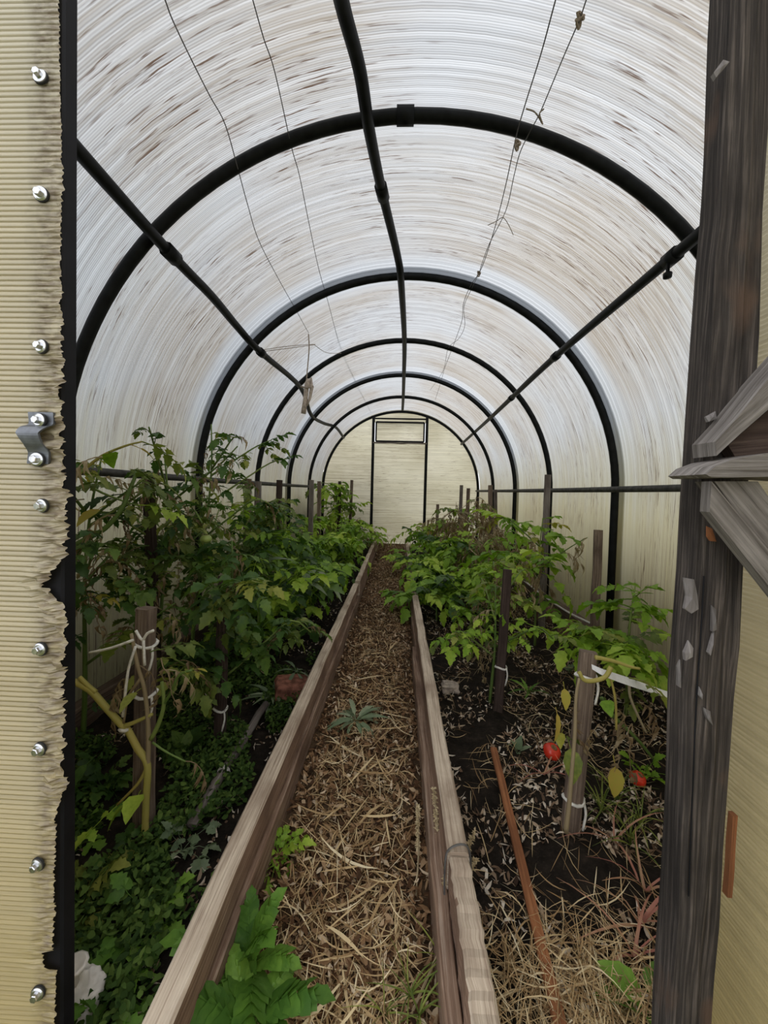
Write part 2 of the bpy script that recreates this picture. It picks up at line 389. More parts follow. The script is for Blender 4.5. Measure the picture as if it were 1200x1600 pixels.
# ------------------------------------------------------------------ ground
ARCH_Y = [0.50, 1.38, 2.38, 3.38, 4.38, 5.38, 6.38]
X0, RT, RS = 0.03, 1.285, 1.318       # axis of the tunnel, radius of the pipes, radius of the sheet
ZA = ZC + 0.02
PL, PR = -0.285, 0.118                # inner faces of the path edging
def hs(x, y):                          # bed soil height
    return 0.012 * np.sin(7 * x + 1.3) * np.sin(5 * y + .4) + 0.009 * np.sin(17 * x + 3 * y) * np.sin(11 * y) + 0.005 * np.sin(31 * y - 23 * x) * np.sin(29 * x + 1)
def hp(x, y):                          # path height
    return 0.035 + 0.010 * np.sin(6 * y + 9 * x) * np.sin(13 * x + 1) + 0.006 * np.sin(21 * y + 3) * np.sin(25 * x) + 0.10 * np.abs(x + 0.085) ** 2
def grid(name, x0, x1, y0, y1, step, hf, mat, parent):
    nx, ny = max(2, int((x1 - x0) / step)), max(2, int((y1 - y0) / step))
    xs = np.linspace(x0, x1, nx + 1); ys = np.linspace(y0, y1, ny + 1)
    gx, gy = np.meshgrid(xs, ys); gz = hf(gx, gy) + rng.normal(0, 0.0022, gx.shape)
    v = np.stack([gx, gy, gz], -1).reshape(-1, 3)
    i = (np.arange(ny)[:, None] * (nx + 1) + np.arange(nx)[None]).reshape(-1)
    f = np.stack([i, i + 1, i + nx + 2, i + nx + 1], -1)
    me = bpy.data.meshes.new(name); me.from_pydata(v.tolist(), [], f.tolist()); me.materials.append(mat)
    me.polygons.foreach_set('use_smooth', [True] * len(me.polygons)); me.update()
    return link(name, me, parent)
fl = empty('floor', (0, 0, 0), kind='structure')
grid('bed_soil', X0 - 1.30, PL - 0.02, 0.50, 6.38, 0.02, hs, M['soil'], fl)
grid('bed_soil', PR + 0.02, X0 + 1.30, 0.50, 6.38, 0.02, hs, M['soil'], fl)
grid('path_soil', PL - 0.03, PR + 0.03, 0.46, 6.38, 0.018, hp, M['pathsoil'], fl)
lw = MB(); lw.add([(-14, -10, -.06), (14, -10, -.06), (14, 18, -.06), (-14, 18, -.06)], [(0, 1, 2, 3)])
tag(lw.build('ground', M['lawn']), 'green lawn outside around the greenhouse', 'lawn', kind='structure')

def hedge(x0, x1, y0, y1, h):
    bm = bmesh.new(); bmesh.ops.create_grid(bm, x_segments=40, y_segments=12, size=1)
    long_y = (y1 - y0) > (x1 - x0)
    for v in bm.verts:
        a, b_ = (v.co.x + 1) / 2, v.co.y * PI / 2
        k = 1 + .25 * mnoise.noise(Vector((a * 9, b_ * 2, x0)))
        c = math.sin(b_) * .5 * k + .5; z = h * (max(0.0, math.cos(b_)) ** .5) * k - .07
        v.co = Vector((x0 + (x1 - x0) * c, y0 + (y1 - y0) * a, z)) if long_y else Vector((x0 + (x1 - x0) * a, y0 + (y1 - y0) * c, z))
    me = bpy.data.meshes.new('hedge'); bm.to_mesh(me); bm.free(); me.materials.append(M['lawn'])
    tag(link('hedge', me), 'green growth standing outside against the greenhouse wall', 'hedge', kind='structure')
hedge(X0 - 2.3, X0 - 1.5, 0.3, 7.2, 0.95)
hedge(X0 + 1.5, X0 + 2.3, 0.7, 7.2, 0.85)
hedge(X0 - 2.2, X0 - .2, 6.75, 7.6, 1.35)

# ------------------------------------------------------------------ tunnel sheets
ceil = empty('ceiling', (X0, 3.4, 0), kind='structure')
def archpts(R, n=44, z0=0.0):
    p = [(X0 - R, z0), (X0 - R, z0 + (ZA - z0) * .5)]
    p += [(X0 - R * math.cos(PI * k / n), ZA + R * math.sin(PI * k / n)) for k in range(n + 1)]
    return p + [(X0 + R, z0 + (ZA - z0) * .5), (X0 + R, z0)]
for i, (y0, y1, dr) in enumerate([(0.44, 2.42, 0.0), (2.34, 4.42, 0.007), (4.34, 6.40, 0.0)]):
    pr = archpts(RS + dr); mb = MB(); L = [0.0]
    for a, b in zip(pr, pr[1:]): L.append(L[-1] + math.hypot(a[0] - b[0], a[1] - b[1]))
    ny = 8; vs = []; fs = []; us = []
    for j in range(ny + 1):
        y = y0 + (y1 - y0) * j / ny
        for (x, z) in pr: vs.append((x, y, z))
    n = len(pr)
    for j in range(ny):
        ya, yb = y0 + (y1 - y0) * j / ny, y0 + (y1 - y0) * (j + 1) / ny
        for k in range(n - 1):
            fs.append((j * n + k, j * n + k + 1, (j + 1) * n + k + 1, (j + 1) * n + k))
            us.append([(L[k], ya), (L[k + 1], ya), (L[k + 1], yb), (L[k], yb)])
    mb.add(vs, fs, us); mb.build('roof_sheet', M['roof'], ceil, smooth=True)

# ------------------------------------------------------------------ steel frame
fr = empty('greenhouse_frame', (X0, 3.4, 0), 'black pipe frame of hoops and lengthwise rails carrying the arched roof', 'frame')
for i, y in enumerate(ARCH_Y):
    MB().tube([(x, y, z) for x, z in archpts(RT, 48, -0.02)], 0.022, 10).build('hoop', M['black'], fr, True)
def rail(pts, r, mat, name='rail', n=5):
    return MB().tube(smoothpath(pts, n), r, 10).build(name, mat, fr, True)
def sleeve(p, d, r=0.029, l=0.05):
    p = Vector(p); d = Vector(d).normalized() * l / 2
    return MB().tube([p - d, p + d], r, 12).build('sleeve', M['black'], fr, True)
ridge = [AT(520, -90, 0.9), AT(533, 0, 1.02), AT(562, 110, 1.2), AT(577, 204, 1.38), AT(597, 300, 1.68), AT(621, 400, 2.15), AT(627, 445, 2.38), AT(632, 535, 3.38), AT(631, 589, 4.38), AT(630, 622, 5.38), AT(629, 640, 6.3)]
ridge = [Vector((ridge[0].x - .02, 0.5, ridge[0].z))] + ridge
rail(ridge, 0.021, M['black']); sleeve(ridge[5], ridge[6] - ridge[5], 0.027, 0.07)
lup = [AT(253, 382, 1.38), AT(330, 462, 1.75), AT(372, 512, 2.1), AT(408, 551, 2.38), AT(470, 606, 3.38), AT(486, 648, 4.2), AT(505, 661, 4.9), AT(525, 668, 5.6), AT(537, 684, 6.3)]
lup = [Vector((lup[0].x + .02, 0.5, lup[0].z + .02))] + lup
rail(lup, 0.020, M['black'])
sleeve(lup[1] + Vector((0.004, .05, -.004)), lup[2] - lup[1], 0.028, 0.06); sleeve(lup[4], lup[5] - lup[4], 0.027)
rup = [AT(1050, 402, 1.38), AT(868, 557, 2.38), AT(799, 622, 3.38), AT(763, 656, 4.38), AT(742, 675, 5.38), AT(721, 694, 6.3)]
rup = [Vector((rup[0].x, 0.5, rup[0].z))] + rup
rail(rup, 0.020, M['black'])
for k in (1, 2, 3): sleeve(rup[k], Vector((0, 1, 0)), 0.026)
for sx in (-1, 1):
    rail([(X0 + sx * (RT - .035), 0.5, ZA + .035), (X0 + sx * (RT - .035), 2.4, ZA + .02), (X0 + sx * (RT - .035), 4.4, ZA + .012), (X0 + sx * (RT - .035), 6.33, ZA + .01)], 0.018, M['greypipe'])
p = AT(633, 199, 1.38)
sleeve((p.x, 1.38, ZA + RT), (1, 0, 0), 0.029, 0.06)
p = AT(1043, 430, 1.38); MB().lathe([(0.004, -.012), (0.013, -.009), (0.014, .006), (0.006, .012), (.005, .05)], 10, p).build('bolt_knob', M['black'], fr, True)

# ------------------------------------------------------------------ end wall
wb = empty('wall_back', (X0, 6.4, 0), kind='structure')
YE = 6.395
xl, xr = AT(583, 700, YE).x, AT(666, 700, YE).x
ztop = AT(625, 655, YE).z
def arcz(x): return ZA + math.sqrt(max(0, RS ** 2 - (x - X0) ** 2))
def gable(y, xa, xb, z0, mat, parent, n=20, name='end_sheet', uvo=0.0, t=0.008):
    xs = [xa + (xb - xa) * k / n for k in range(n + 1)]
    poly = [(xa, y, z0), (xb, y, z0)] + [(x, y, max(z0 + .01, arcz(x))) for x in reversed(xs)]
    mb = MB(); m_ = len(poly)
    mb.add(poly, [tuple(range(m_))], [[(p[0] + uvo, p[2] + uvo * .37) for p in poly]])
    return mb.build(name, mat, parent)
gable(YE, X0 - RS, xl, 0, M['endwall'], wb, uvo=3.3)
zv0, zv1 = AT(625, 690, 6.35).z, AT(625, 660, 6.35).z
mb = MB(); mb.add([(xl, YE, 0), (xr, YE, 0), (xr, YE, zv0), (xl, YE, zv0)], [(0, 1, 2, 3)], [[(xl + 1, 0.4), (xr + 1, 0.4), (xr + 1, zv0 + .4), (xl + 1, zv0 + .4)]])
mb.build('end_sheet', M['endwall'], wb)
gable(YE, xl, xr, zv1, M['endwall'], wb, uvo=1.1)
gable(YE, xr, X0 + RS, 0, M['endwall'], wb, uvo=7.2)
for x in (xl, xr):
    MB().plank((x, 6.365, -.02), (x, 6.365, arcz(x) - .04), 0.045, 0.04, (0, 1, 0), 2).build('frame_post', M['black'], wb)
zt2 = AT(625, 654.5, 6.365).z
MB().plank((xl, 6.365, zt2), (xr, 6.365, zt2), 0.03, 0.022, (0, 0, 1), 2).build('crossbar', M['black'], wb)
wv = empty('window_1', (0.04, 6.35, 1.7), kind='structure')
za, zb = AT(625, 660, 6.35).z, AT(625, 690, 6.35).z
xa, xb = xl + .045, xr - .045
for (a, b) in (((xa, 6.35, za), (xb, 6.35, za)), ((xa, 6.35, zb), (xb, 6.35, zb)), ((xa, 6.35, za), (xa, 6.35, zb)), ((xb, 6.35, za), (xb, 6.35, zb))):
    MB().plank(a, b, 0.026, 0.026, (0, 1, 0), 2).build('window_frame', M['blackflat'], wv)
mb = MB(); mb.add([(xa, 6.358, zb), (xb, 6.358, zb), (xb, 6.358, za), (xa, 6.358, za)], [(0, 1, 2, 3)], [[(xa + 9, zb), (xb + 9, zb), (xb + 9, za), (xa + 9, za)]])
mb.build('pane', M['endwall'], wv)
MB().plank((xl, 6.33, zb - .028), (xr, 6.33, zb - .028), 0.035, 0.02, (0, 0, 1), 6, 0.003).build('crossbar', M['stake_grey'], wb)

# ------------------------------------------------------------------ front wall, left of the doorway
wf = empty('wall_front', (-0.8, 0.47, 0), kind='structure')
YF = 0.462
EDGE = [(-80, 93), (0, 93), (130, 95), (230, 97), (300, 99), (400, 95), (500, 98), (560, 98), (640, 97), (700, 98), (760, 107), (800, 106), (870, 100), (892, 84), (915, 68), (940, 90), (960, 104), (1020, 105), (1030, 100), (1100, 97), (1128, 104), (1142, 90), (1152, 101), (1195, 99), (1226, 107), (1242, 98), (1272, 88), (1300, 88), (1380, 85), (1450, 85), (1488, 84), (1490, 68), (1512, 68), (1518, 88), (1600, 87), (1700, 87)]
def edge_px(py):
    for (a, xa_), (b, xb_) in zip(EDGE, EDGE[1:]):
        if a <= py <= b: return xa_ + (xb_ - xa_) * (py - a) / (b - a)
    return 90
def pix(p):
    q = RW2C @ (Vector(p) - CAM); return (600 + F * q.x / -q.z, PY0 - F * q.y / -q.z)
RIB = 0.0064
rows = np.arange(0.0, 1.93, RIB / 4)
cols = [0, .25, .5, .7, .78, .81, .84, .86, .875, .89, .905, .92, .935, .95, .965, .98, .99, 1.0]
vs = []; fs = []; us = []
xw = -1.28
for j, z in enumerate(rows):
    ph = (j % 4); rb = (0.0, 0.0012, 0.0016, 0.0012)[ph]
    lim = X0 - math.sqrt(max(0.0, RS ** 2 - max(0, z - ZA) ** 2)) + .005
    px, py = pix((-0.41, YF, z))
    ex = AT(edge_px(py) + random.uniform(-1.8, 1.8) * (1 if py > 450 else .5), py, YF).x
    crush = 1.0 if 560 < py < 1250 else 0.35
    if py < 250 : crush = 0.15
    if py > 1300: crush = 0.25
    for c in cols:
        # squeeze the columns into the last hand's breadth so that the crumpled margin has detail
        x = lim + (ex - lim) * c
        band = max(0.0, min(1.0, (x - (ex - 0.032)) / 0.012))
        nz = mnoise.noise(Vector((x * 55, z * 70, 3.1)))
        nz2 = mnoise.noise(Vector((x * 160, z * 190, 8.1)))
        y = YF - rb * (1 - 0.5 * band * crush) + band * crush * (0.008 * nz + 0.006 * nz2) + (0.0007 * mnoise.noise(Vector((x * 8, z * 12, 1))))
        vs.append((x + band * crush * nz2 * 0.003, min(y, YF + .006), z + band * crush * nz * 0.0035))
n = len(cols)
for j in range(len(rows) - 1):
    for k in range(n - 1):
        q = (j * n + k, j * n + k + 1, (j + 1) * n + k + 1, (j + 1) * n + k)
        fs.append(q); us.append([(vs[i][0] + 5, vs[i][2]) for i in q])
mb = MB(); mb.add(vs, fs, us); mb.build('ribbed_sheet', M['frontsheet'], wf)
# rear skin of the twin-wall sheet
mb = MB(); mb.add([(-1.2, YF + .007, 0), (-0.45, YF + .007, 0), (-0.45, YF + .007, 1.6), (-0.95, YF + .007, 1.6), (-1.2, YF + .007, 1.2)], [(0, 1, 2, 3, 4)], [[(6, 0), (7, 0), (7, 1.6), (6.3, 1.6), (6, 1.2)]])
mb.build('rear_skin', M['leafsheet'], wf)
e0, e1 = AT(112, 0, 0.48), AT(108, 1600, 0.48)
dv = (e1 - e0) / (e1.z - e0.z)
t0 = e0 + dv * (1.95 - e0.z); t1 = e0 + dv * (-0.02 - e0.z); off = Vector((-0.0225, 0, 0))
MB().plank(t0 + off, t1 + off, 0.045, 0.022, (0, 1, 0), 3).build('door_frame_bar', M['blackflat'], wf)
t2 = Vector((0.43, 0.48, 1.95)); MB().plank(t0 + off, t2, 0.025, 0.022, (0, 1, 0), 3).build('door_frame_bar', M['blackflat'], wf)
# bolts
def boltmesh():
    mb = MB(); mb.lathe([(0.0115, 0), (0.0115, 0.002), (0.0085, 0.0042)], 20, (0, 0, 0), 'y')
    return mb
b1 = MB().lathe([(0.0088, -.001), (0.0088, 0.0012)], 20, (0, 0, 0), 'y').mesh('seal_washer', M['rubber'])
b2 = MB().lathe([(0.0080, 0.0012), (0.0080, 0.0026), (0.0062, 0.0036)], 20, (0, 0, 0), 'y').mesh('flange', M['zinc'], False)
b3 = MB().lathe([(0.0047, 0.0034), (0.0047, 0.0075), (0.0040, 0.0083)], 6, (0, 0, 0), 'y').mesh('hex_head', M['zinc'])
def bolt(px, py, Y, parent, tilt=0.0):
    p = AT(px, py, Y)
    h = link('bolt', b3, parent, p - world_loc(parent), (random.uniform(-.12, .12) + tilt, random.uniform(0, 1), random.uniform(-.15, .15)))
    link('flange', b2, h, (0, 0, 0)); link('seal_washer', b1, h, (0, 0, 0))
for (px, py) in ((64, 121), (65, 304), (66, 542), (67, 790), (64, 1014), (63, 1170), (60, 1350), (60, 1551)):
    bolt(px, py, YF - .003, wf)
# latch bracket: a strip with two flat feet and a raised bulge
pts = [(650, 0.0), (668, 0.0), (674, 0.006), (684, 0.010), (700, 0.007), (712, 0.001), (730, 0.0)]
br = MB(); rowsb = []
prof = smoothpath([(0, -p[1], AT(60, p[0] - 5, YF).z) for p in pts], 4)
lefts = {0: 49, 1: 50, 2: 44, 3: 42, 4: 50, 5: 50, 6: 47}; rights = {0: 88, 1: 88, 2: 84, 3: 76, 4: 78, 5: 82, 6: 80}
vs = []; nn = len(prof)
for i, q in enumerate(prof):
    t = i / (nn - 1) * 6; a = int(min(5, t)); ft = t - a
    lx = lefts[a] * (1 - ft) + lefts[a + 1] * ft; rx = rights[a] * (1 - ft) + rights[a + 1] * ft
    for dyy in (-0.0045, -0.0015):
        for xx in (lx, rx): vs.append((AT(xx, 680, YF).x, YF + q.y + dyy, q.z))
fs = []
for i in range(nn - 1):
    a, b = i * 4, i * 4 + 4
    fs += [(a, a + 1, b + 1, b), (a + 2, b + 2, b + 3, a + 3), (a, b, b + 2, a + 2), (a + 1, a + 3, b + 3, b + 1)]
fs += [(0, 2, 3, 1), (nn * 4 - 4, nn * 4 - 3, nn * 4 - 1, nn * 4 - 2)]
br.add(vs, fs); brk = br.build('latch_bracket', M['darkzinc'], wf)
for (px, py) in ((63, 657), (59, 718)): bolt(px, py, YF - .006, wf)
gable(YF + .008, -0.90, -0.44, 1.90, M['leafsheet'], wf, name='end_sheet', uvo=3)
# the rest of the front wall: over the doorway and right of it
gable(YF + .008, -0.44, 0.50, 1.95, M['leafsheet'], wf, name='end_sheet', uvo=4)
gable(YF + .008, 0.50, X0 + RS, 0.0, M['leafsheet'], wf, name='end_sheet', uvo=6)

# ------------------------------------------------------------------ wooden door post on the right
po = empty('door_post', (0.34, 0.43, 0), 'dark weathered wooden door post with flaking splinters and a long crack', 'post')
YP = 0.415
def edgeline(L): return [AT(x, y, YP) for x, y in L]
Lp = [(1140, -640), (1118, -120), (1112, 0), (1103, 200), (1096, 330), (1088, 400), (1080, 520), (1070, 650), (1062, 780), (1056, 900), (1046, 1010), (1041, 1090), (1037, 1200), (1033, 1330), (1026, 1450), (1021, 1530), (1016, 1600), (1008, 1760), (996, 2010)]
Rp = [(1240, -640), (1218, -120), (1212, 0), (1206, 200), (1201, 330), (1198, 400), (1194, 520), (1184, 650), (1174, 780), (1168, 900), (1163, 1010), (1157, 1090), (1148, 1200), (1139, 1330), (1130, 1450), (1123, 1530), (1117, 1600), (1106, 1760), (1090, 2010)]
vs = []; fs = []; us = []
cs = []
for (a, b) in zip([AT(x + 34, y, YP) for x, y in Lp], edgeline(Rp)):
    wdt = (b - a).x; zz = (a.z + b.z) / 2; c8 = []
    sec = [(0.0, .012), (.04, .004), (.3, 0), (.55, -.001), (.62, .0015), (.92, .001), (.985, .008), (1.0, .02), (1.0, .030), (.95, .034), (.05, .034), (0.0, .030)]
    for (u, dyy) in sec:
        c8.append((a.x + wdt * u + random.uniform(-.0012, .0012), YP + dyy + random.uniform(-.0008, .0008), zz))
    cs.append(c8)
m_ = len(cs[0])
for i, c8 in enumerate(cs): vs += c8
per = [0]
for k in range(m_): per.append(per[-1] + math.hypot(cs[0][k][0] - cs[0][(k + 1) % m_][0], cs[0][k][1] - cs[0][(k + 1) % m_][1]))
for i in range(len(cs) - 1):
    for k in range(m_):
        k2 = (k + 1) % m_
        fs.append((i * m_ + k, (i + 1) * m_ + k, (i + 1) * m_ + k2, i * m_ + k2))
        ua, ub = cs[i][0][2], cs[i + 1][0][2]
        us.append([(ua, per[k]), (ub, per[k]), (ub, per[k + 1]), (ua, per[k + 1])])
fs += [tuple(range(m_)), tuple((len(cs) - 1) * m_ + k for k in reversed(range(m_)))]; us += [[(0, 0)] * m_, [(0, 0)] * m_]
MB().add(vs, fs, us).build('post_shaft', M['post'], po)
# flakes and the crack
def flake(poly, d=0.004, mat='flake'):
    P = [AT(x, y, YP - .001) for x, y in poly]
    c = sum(P, Vector()) / len(P); n = len(P)
    mb = MB(); vs = P + [p + Vector((0, -d * (0.4 + 0.6 * ((p.z - c.z) < 0)), 0)) for p in P] + [c + Vector((0, -d * 1.3, 0))]
    fs = [(k, (k + 1) % n, n + (k + 1) % n, n + k) for k in range(n)] + [(n + k, n + (k + 1) % n, 2 * n) for k in range(n)]
    us = [[(vs[i][2], vs[i][0]) for i in f] for f in fs]
    mb.add(vs, fs, us); mb.build('wood_flake', M[mat], po)
for pl in ([(1066, 902), (1083, 905), (1088, 930), (1087, 950), (1076, 957), (1066, 950), (1070, 930)],
           [(1066, 1018), (1074, 1000), (1082, 1012), (1078, 1024), (1067, 1030)],
           [(1110, 945), (1117, 952), (1115, 982), (1109, 985)], [(1110, 120), (1128, 96), (1138, 99), (1126, 114), (1114, 128)],
           [(1091, 1072), (1095, 1080), (1093, 1090), (1090, 1085)], [(1097, 1104), (1108, 1110), (1109, 1130), (1101, 1120)],
           [(1100, 652), (1116, 643), (1115, 655), (1103, 660)], [(1056, 1040), (1061, 1030), (1060, 1072), (1056, 1070)],
           [(1111, 990), (1114, 986), (1106, 1022), (1103, 1018)]):
    flake(pl)
flake([(1103, 822), (1112, 826), (1117, 846), (1108, 845), (1103, 838)], 0.002, 'lath')
def strip3(pts, wid, name, mat, parent, up=(0, -1, 0), t=0.001):
    return MB().tube(pts, wid, 5).build(name, mat, parent)
strip3([AT(x, y, YP - .0008) for x, y in ((1100, 900), (1094, 1010), (1090, 1060), (1086, 1140), (1080, 1290), (1076, 1400))], 0.0008, 'crack', M['blackflat'], po)
# braces nailed on the post
bd = empty('gate_brace', (0.38, 0.40, ZC), 'grey weathered brace boards with a pointed end nailed to the door post', 'brace')
def slab(poly, Y, ext, mat, name):
    P = [AT(x, y, Y) for x, y in poly]
    return MB().prism(list(reversed(P)), ext).build(name, mat, bd)
slab([(1120, 712), (1118, 690), (1150, 655), (1200, 592), (1300, 480), (1320, 545), (1200, 640), (1160, 675), (1138, 695)], 0.385, (0, 0.03, 0), M['grey_wood'], 'brace_board')
slab([(1138, 696), (1160, 676), (1200, 641), (1320, 545), (1330, 700), (1200, 712), (1150, 716)], 0.40, (0, 0.012, 0), M['stake_dark'], 'shaded_underside')  # dark wood stands in for the shaded underside of the upper brace
slab([(1103, 741), (1118, 728), (1145, 718), (1200, 708), (1320, 695), (1320, 752), (1200, 745), (1150, 746), (1112, 746)], 0.365, (0, 0.05, 0), M['grey_wood'], 'pointed_board')
slab([(1112, 752), (1109, 800), (1200, 915), (1320, 1068), (1320, 1000), (1200, 858)], 0.372, (0, 0.012, 0), M['grey_wood'], 'brace_board')
slab([(1116, 752), (1184, 752), (1200, 775), (1320, 930), (1320, 1010), (1200, 866)], 0.386, (0, 0.025, 0), M['grey_wood'], 'brace_board')

# ------------------------------------------------------------------ open door leaf on the right
dl = empty('door_1', (0.47, 0.1, 0), kind='structure')
mb = MB(); vs = []; fs = []; us = []
XD = 0.462; ys = [0.56, 0.53, 0.50, 0.47, 0.44, 0.2, -0.1, -0.34]
for j, z in enumerate(np.arange(0.0, 1.88, RIB / 4)):
    rb = (0.0, 0.0011, 0.0016, 0.0011)[j % 4]
    for y in ys: vs.append((XD - rb + .0006 * mnoise.noise(Vector((y * 20, z * 9, 0))), y, z))
n = len(ys); J = len(vs) // n
for j in range(J - 1):
    for k in range(n - 1):
        q = (j * n + k, (j + 1) * n + k, (j + 1) * n + k + 1, j * n + k + 1)
        fs.append(q); us.append([(vs[i][1] + 8, vs[i][2]) for i in q])
mb.add(vs, fs, us).build('ribbed_sheet', M['leafsheet'], dl)
for (a, b) in (((.478, .555, 0), (.478, .555, 1.88)), ((.478, -.335, 0), (.478, -.335, 1.88)), ((.478, .555, 0.012), (.478, -.335, .012)), ((.478, .555, 1.87), (.478, -.335, 1.87))):
    MB().plank(a, b, 0.022, 0.022, (1, 0, 0), 2).build('leaf_frame', M['blackflat'], dl)
p = AT(1141, 1350, 0.46)
MB().plank((0.408, .462, p.z - .04), (0.41, .462, p.z + .06), 0.006, 0.008, (0, 1, 0), 3, .001).build('hinge_strip', M['lath'], dl)

# ------------------------------------------------------------------ path edging
ZB = 0.20
el = empty('path_edging', (PL, 3.4, 0), 'plank edging of the bed with climbing tall tomatoes, ragged at the far end', 'edging')
er = empty('path_edging', (PR, 3.4, 0), 'plank edging of the bed with the red tomatoes, wire wrapped around a joint', 'edging')
def longboard(y0, y1, xc, w, z0, z1, mat, parent, dx=0.0, jit=0.0016, seg=22):
    return MB().plank((xc, y0, (z0 + z1) / 2), (xc + dx, y1, (z0 + z1) / 2), w, z1 - z0, (0, 0, 1), seg, jit, 0.1).build('plank', mat, parent)
def shade_sides(parent):                # side faces catch less light: that shade painted as browner wood
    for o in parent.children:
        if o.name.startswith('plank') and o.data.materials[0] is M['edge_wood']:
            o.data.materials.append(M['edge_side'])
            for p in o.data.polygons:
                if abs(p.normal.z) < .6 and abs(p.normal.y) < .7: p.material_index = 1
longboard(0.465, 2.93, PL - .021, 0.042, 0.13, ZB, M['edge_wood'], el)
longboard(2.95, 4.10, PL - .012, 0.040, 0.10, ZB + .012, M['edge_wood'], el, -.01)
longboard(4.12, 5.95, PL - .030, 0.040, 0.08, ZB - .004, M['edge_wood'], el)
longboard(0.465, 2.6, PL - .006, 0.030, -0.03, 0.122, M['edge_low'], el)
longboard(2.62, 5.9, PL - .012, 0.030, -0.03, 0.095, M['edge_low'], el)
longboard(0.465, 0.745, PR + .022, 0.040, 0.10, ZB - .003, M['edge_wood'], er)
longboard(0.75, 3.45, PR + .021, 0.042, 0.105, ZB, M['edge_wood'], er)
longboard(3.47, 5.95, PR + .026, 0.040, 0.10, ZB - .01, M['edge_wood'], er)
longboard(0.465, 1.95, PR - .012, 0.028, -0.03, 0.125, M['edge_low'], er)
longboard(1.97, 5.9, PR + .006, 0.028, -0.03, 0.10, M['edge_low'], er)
shade_sides(el); shade_sides(er)
tw = smoothpath([(PR - .004, 0.735, .06), (PR - .006, .74, .18), (PR + .005, .752, .206), (PR + .04, .758, .207), (PR + .048, .75, .16), (PR + .05, .74, .05)], 5)
MB().tube(tw, 0.0022, 5).build('wire_wrap', M['wire'], er)

# sills at the foot of the side walls
def sill(X, y0, y1, z1, label):
    e = empty('wall_sill', (X, (y0 + y1) / 2, 0), label, 'sill')
    ym = y0 + (y1 - y0) * .42
    MB().plank((X, y0, z1 / 2 - .03), (X, ym, z1 / 2 - .03), 0.06, z1 + .06, (0, 0, 1), 16, 0.004, .15).build('plank', M['sill'], e)
    MB().plank((X, ym + .01, z1 / 2 - .035), (X, y1, z1 / 2 - .035), 0.055, z1 + .05, (0, 0, 1), 16, 0.004, .15).build('plank', M['sill'], e)
sill(X0 + 1.20, 0.56, 6.3, 0.11, 'rotten brown sill plank at the foot of the wall beside the red tomatoes')
sill(X0 - 1.22, 0.56, 6.3, 0.08, 'damp brown sill plank at the foot of the wall behind the tall tomatoes')

# ------------------------------------------------------------------ wires, strings and the cloth roll
def wire(name, label, pts, r, mat, cat='wire', n=5, group=None):
    return tag(MB().tube(smoothpath(pts, n), r, 5).build(name, mat), label, cat, group)
def wz(px, py, h):       # on a wire strung h above the camera
    return AT(px, py, h * F / (VPY - py))
w1 = [wz(x, y, 1.15) for x, y in ((235, -60), (258, 0), (270, 32), (300, 95), (328, 150), (352, 195), (372, 265), (387, 320), (404, 375), (432, 430), (460, 480), (482, 520))]
wire('support_wire', 'thin kinked wire overhead that the beige cloth roll hangs from', w1, 0.0017, M['wire'])
w2 = [wz(x, y, 1.25) for x, y in ((375, -70), (395, 0), (412, 60), (430, 115), (455, 228), (468, 275), (482, 345), (498, 420), (512, 470), (533, 545), (555, 595), (572, 630), (580, 645))]
wire('support_wire', 'long thin wire overhead running free from the doorway to the end wall', w2, 0.0016, M['wire'])
w3 = [wz(x, y, 1.255) for x, y in ((885, -60), (868, 0), (845, 85), (820, 165), (806, 215), (790, 290), (772, 360), (752, 420), (735, 447), (724, 475), (722, 500), (712, 530), (695, 575), (688, 600), (680, 625))]
wire('support_wire', 'straight wire overhead of the knotted pair above the red tomatoes', w3, 0.0019, M['wire'])
w4 = [wz(x, y, 1.25) for x, y in ((935, -50), (916, 0), (905, 32), (880, 90), (855, 150), (842, 180), (826, 210), (812, 240), (803, 275), (790, 330), (765, 380), (752, 415), (748, 428), (735, 455), (725, 480), (726, 510), (716, 530), (700, 545), (692, 580), (672, 610))]
wire('support_wire', 'slack knotted wire overhead of the twisted pair above the red tomatoes', w4, 0.0017, M['wire'])
def knot(p, label):
    mb = MB(); p = Vector(p); pts = [p + Vector((.009 * math.sin(k * 2.3), .009 * math.cos(k * 1.7), .011 * math.sin(k * 1.1))) for k in range(10)]
    return tag(mb.tube(smoothpath(pts, 3), 0.0035, 5).build('string_knot', M['string']), label, 'knot')
knot(w4[2], 'clump of frayed string knotted on the slack wire nearest the doorway')
knot(AT(808, 227, 1.35), 'frayed string knotted where the wires cross the nearest hoop')
knot(w4[12], 'small knot joining the twisted pair of wires past the nearest hoop')
def string(label, pts, r=0.0022, mat='string'):
    return wire('string', label, pts, r, M[mat], 'string', 4)
string('frayed string loop hooked over the slack wire before the nearest hoop', [wz(x, y, 1.24) for x, y in ((822, 170), (834, 174), (841, 182), (848, 194), (843, 178), (850, 170))])
string('forked string end hanging on the wires past the nearest hoop', [wz(x, y, 1.24) for x, y in ((762, 352), (775, 346), (786, 340), (795, 352), (802, 367))], 0.0016)
yc = 2.62
string('string tied from the rail to the wire above the cloth roll', [AT(410, 547, 2.38), AT(450, 541, 2.5), AT(493, 538, yc), AT(460, 543, 2.5), AT(412, 549, 2.38)], 0.002)
string('string trailing from the cloth roll towards the third hoop', [AT(490, 538, yc), AT(510, 551, 2.9), AT(533, 552, 3.3)], 0.002)
cr = empty('cloth_roll', AT(478, 645, yc), 'beige rolled cloth hanging on a string from the overhead wire', 'cloth')
MB().tube(smoothpath([AT(482, 522, yc), AT(483, 545, yc), AT(480, 580, yc), AT(478, 603, yc)], 4), 0.004, 6).build('hanging_string', M['string'], cr)
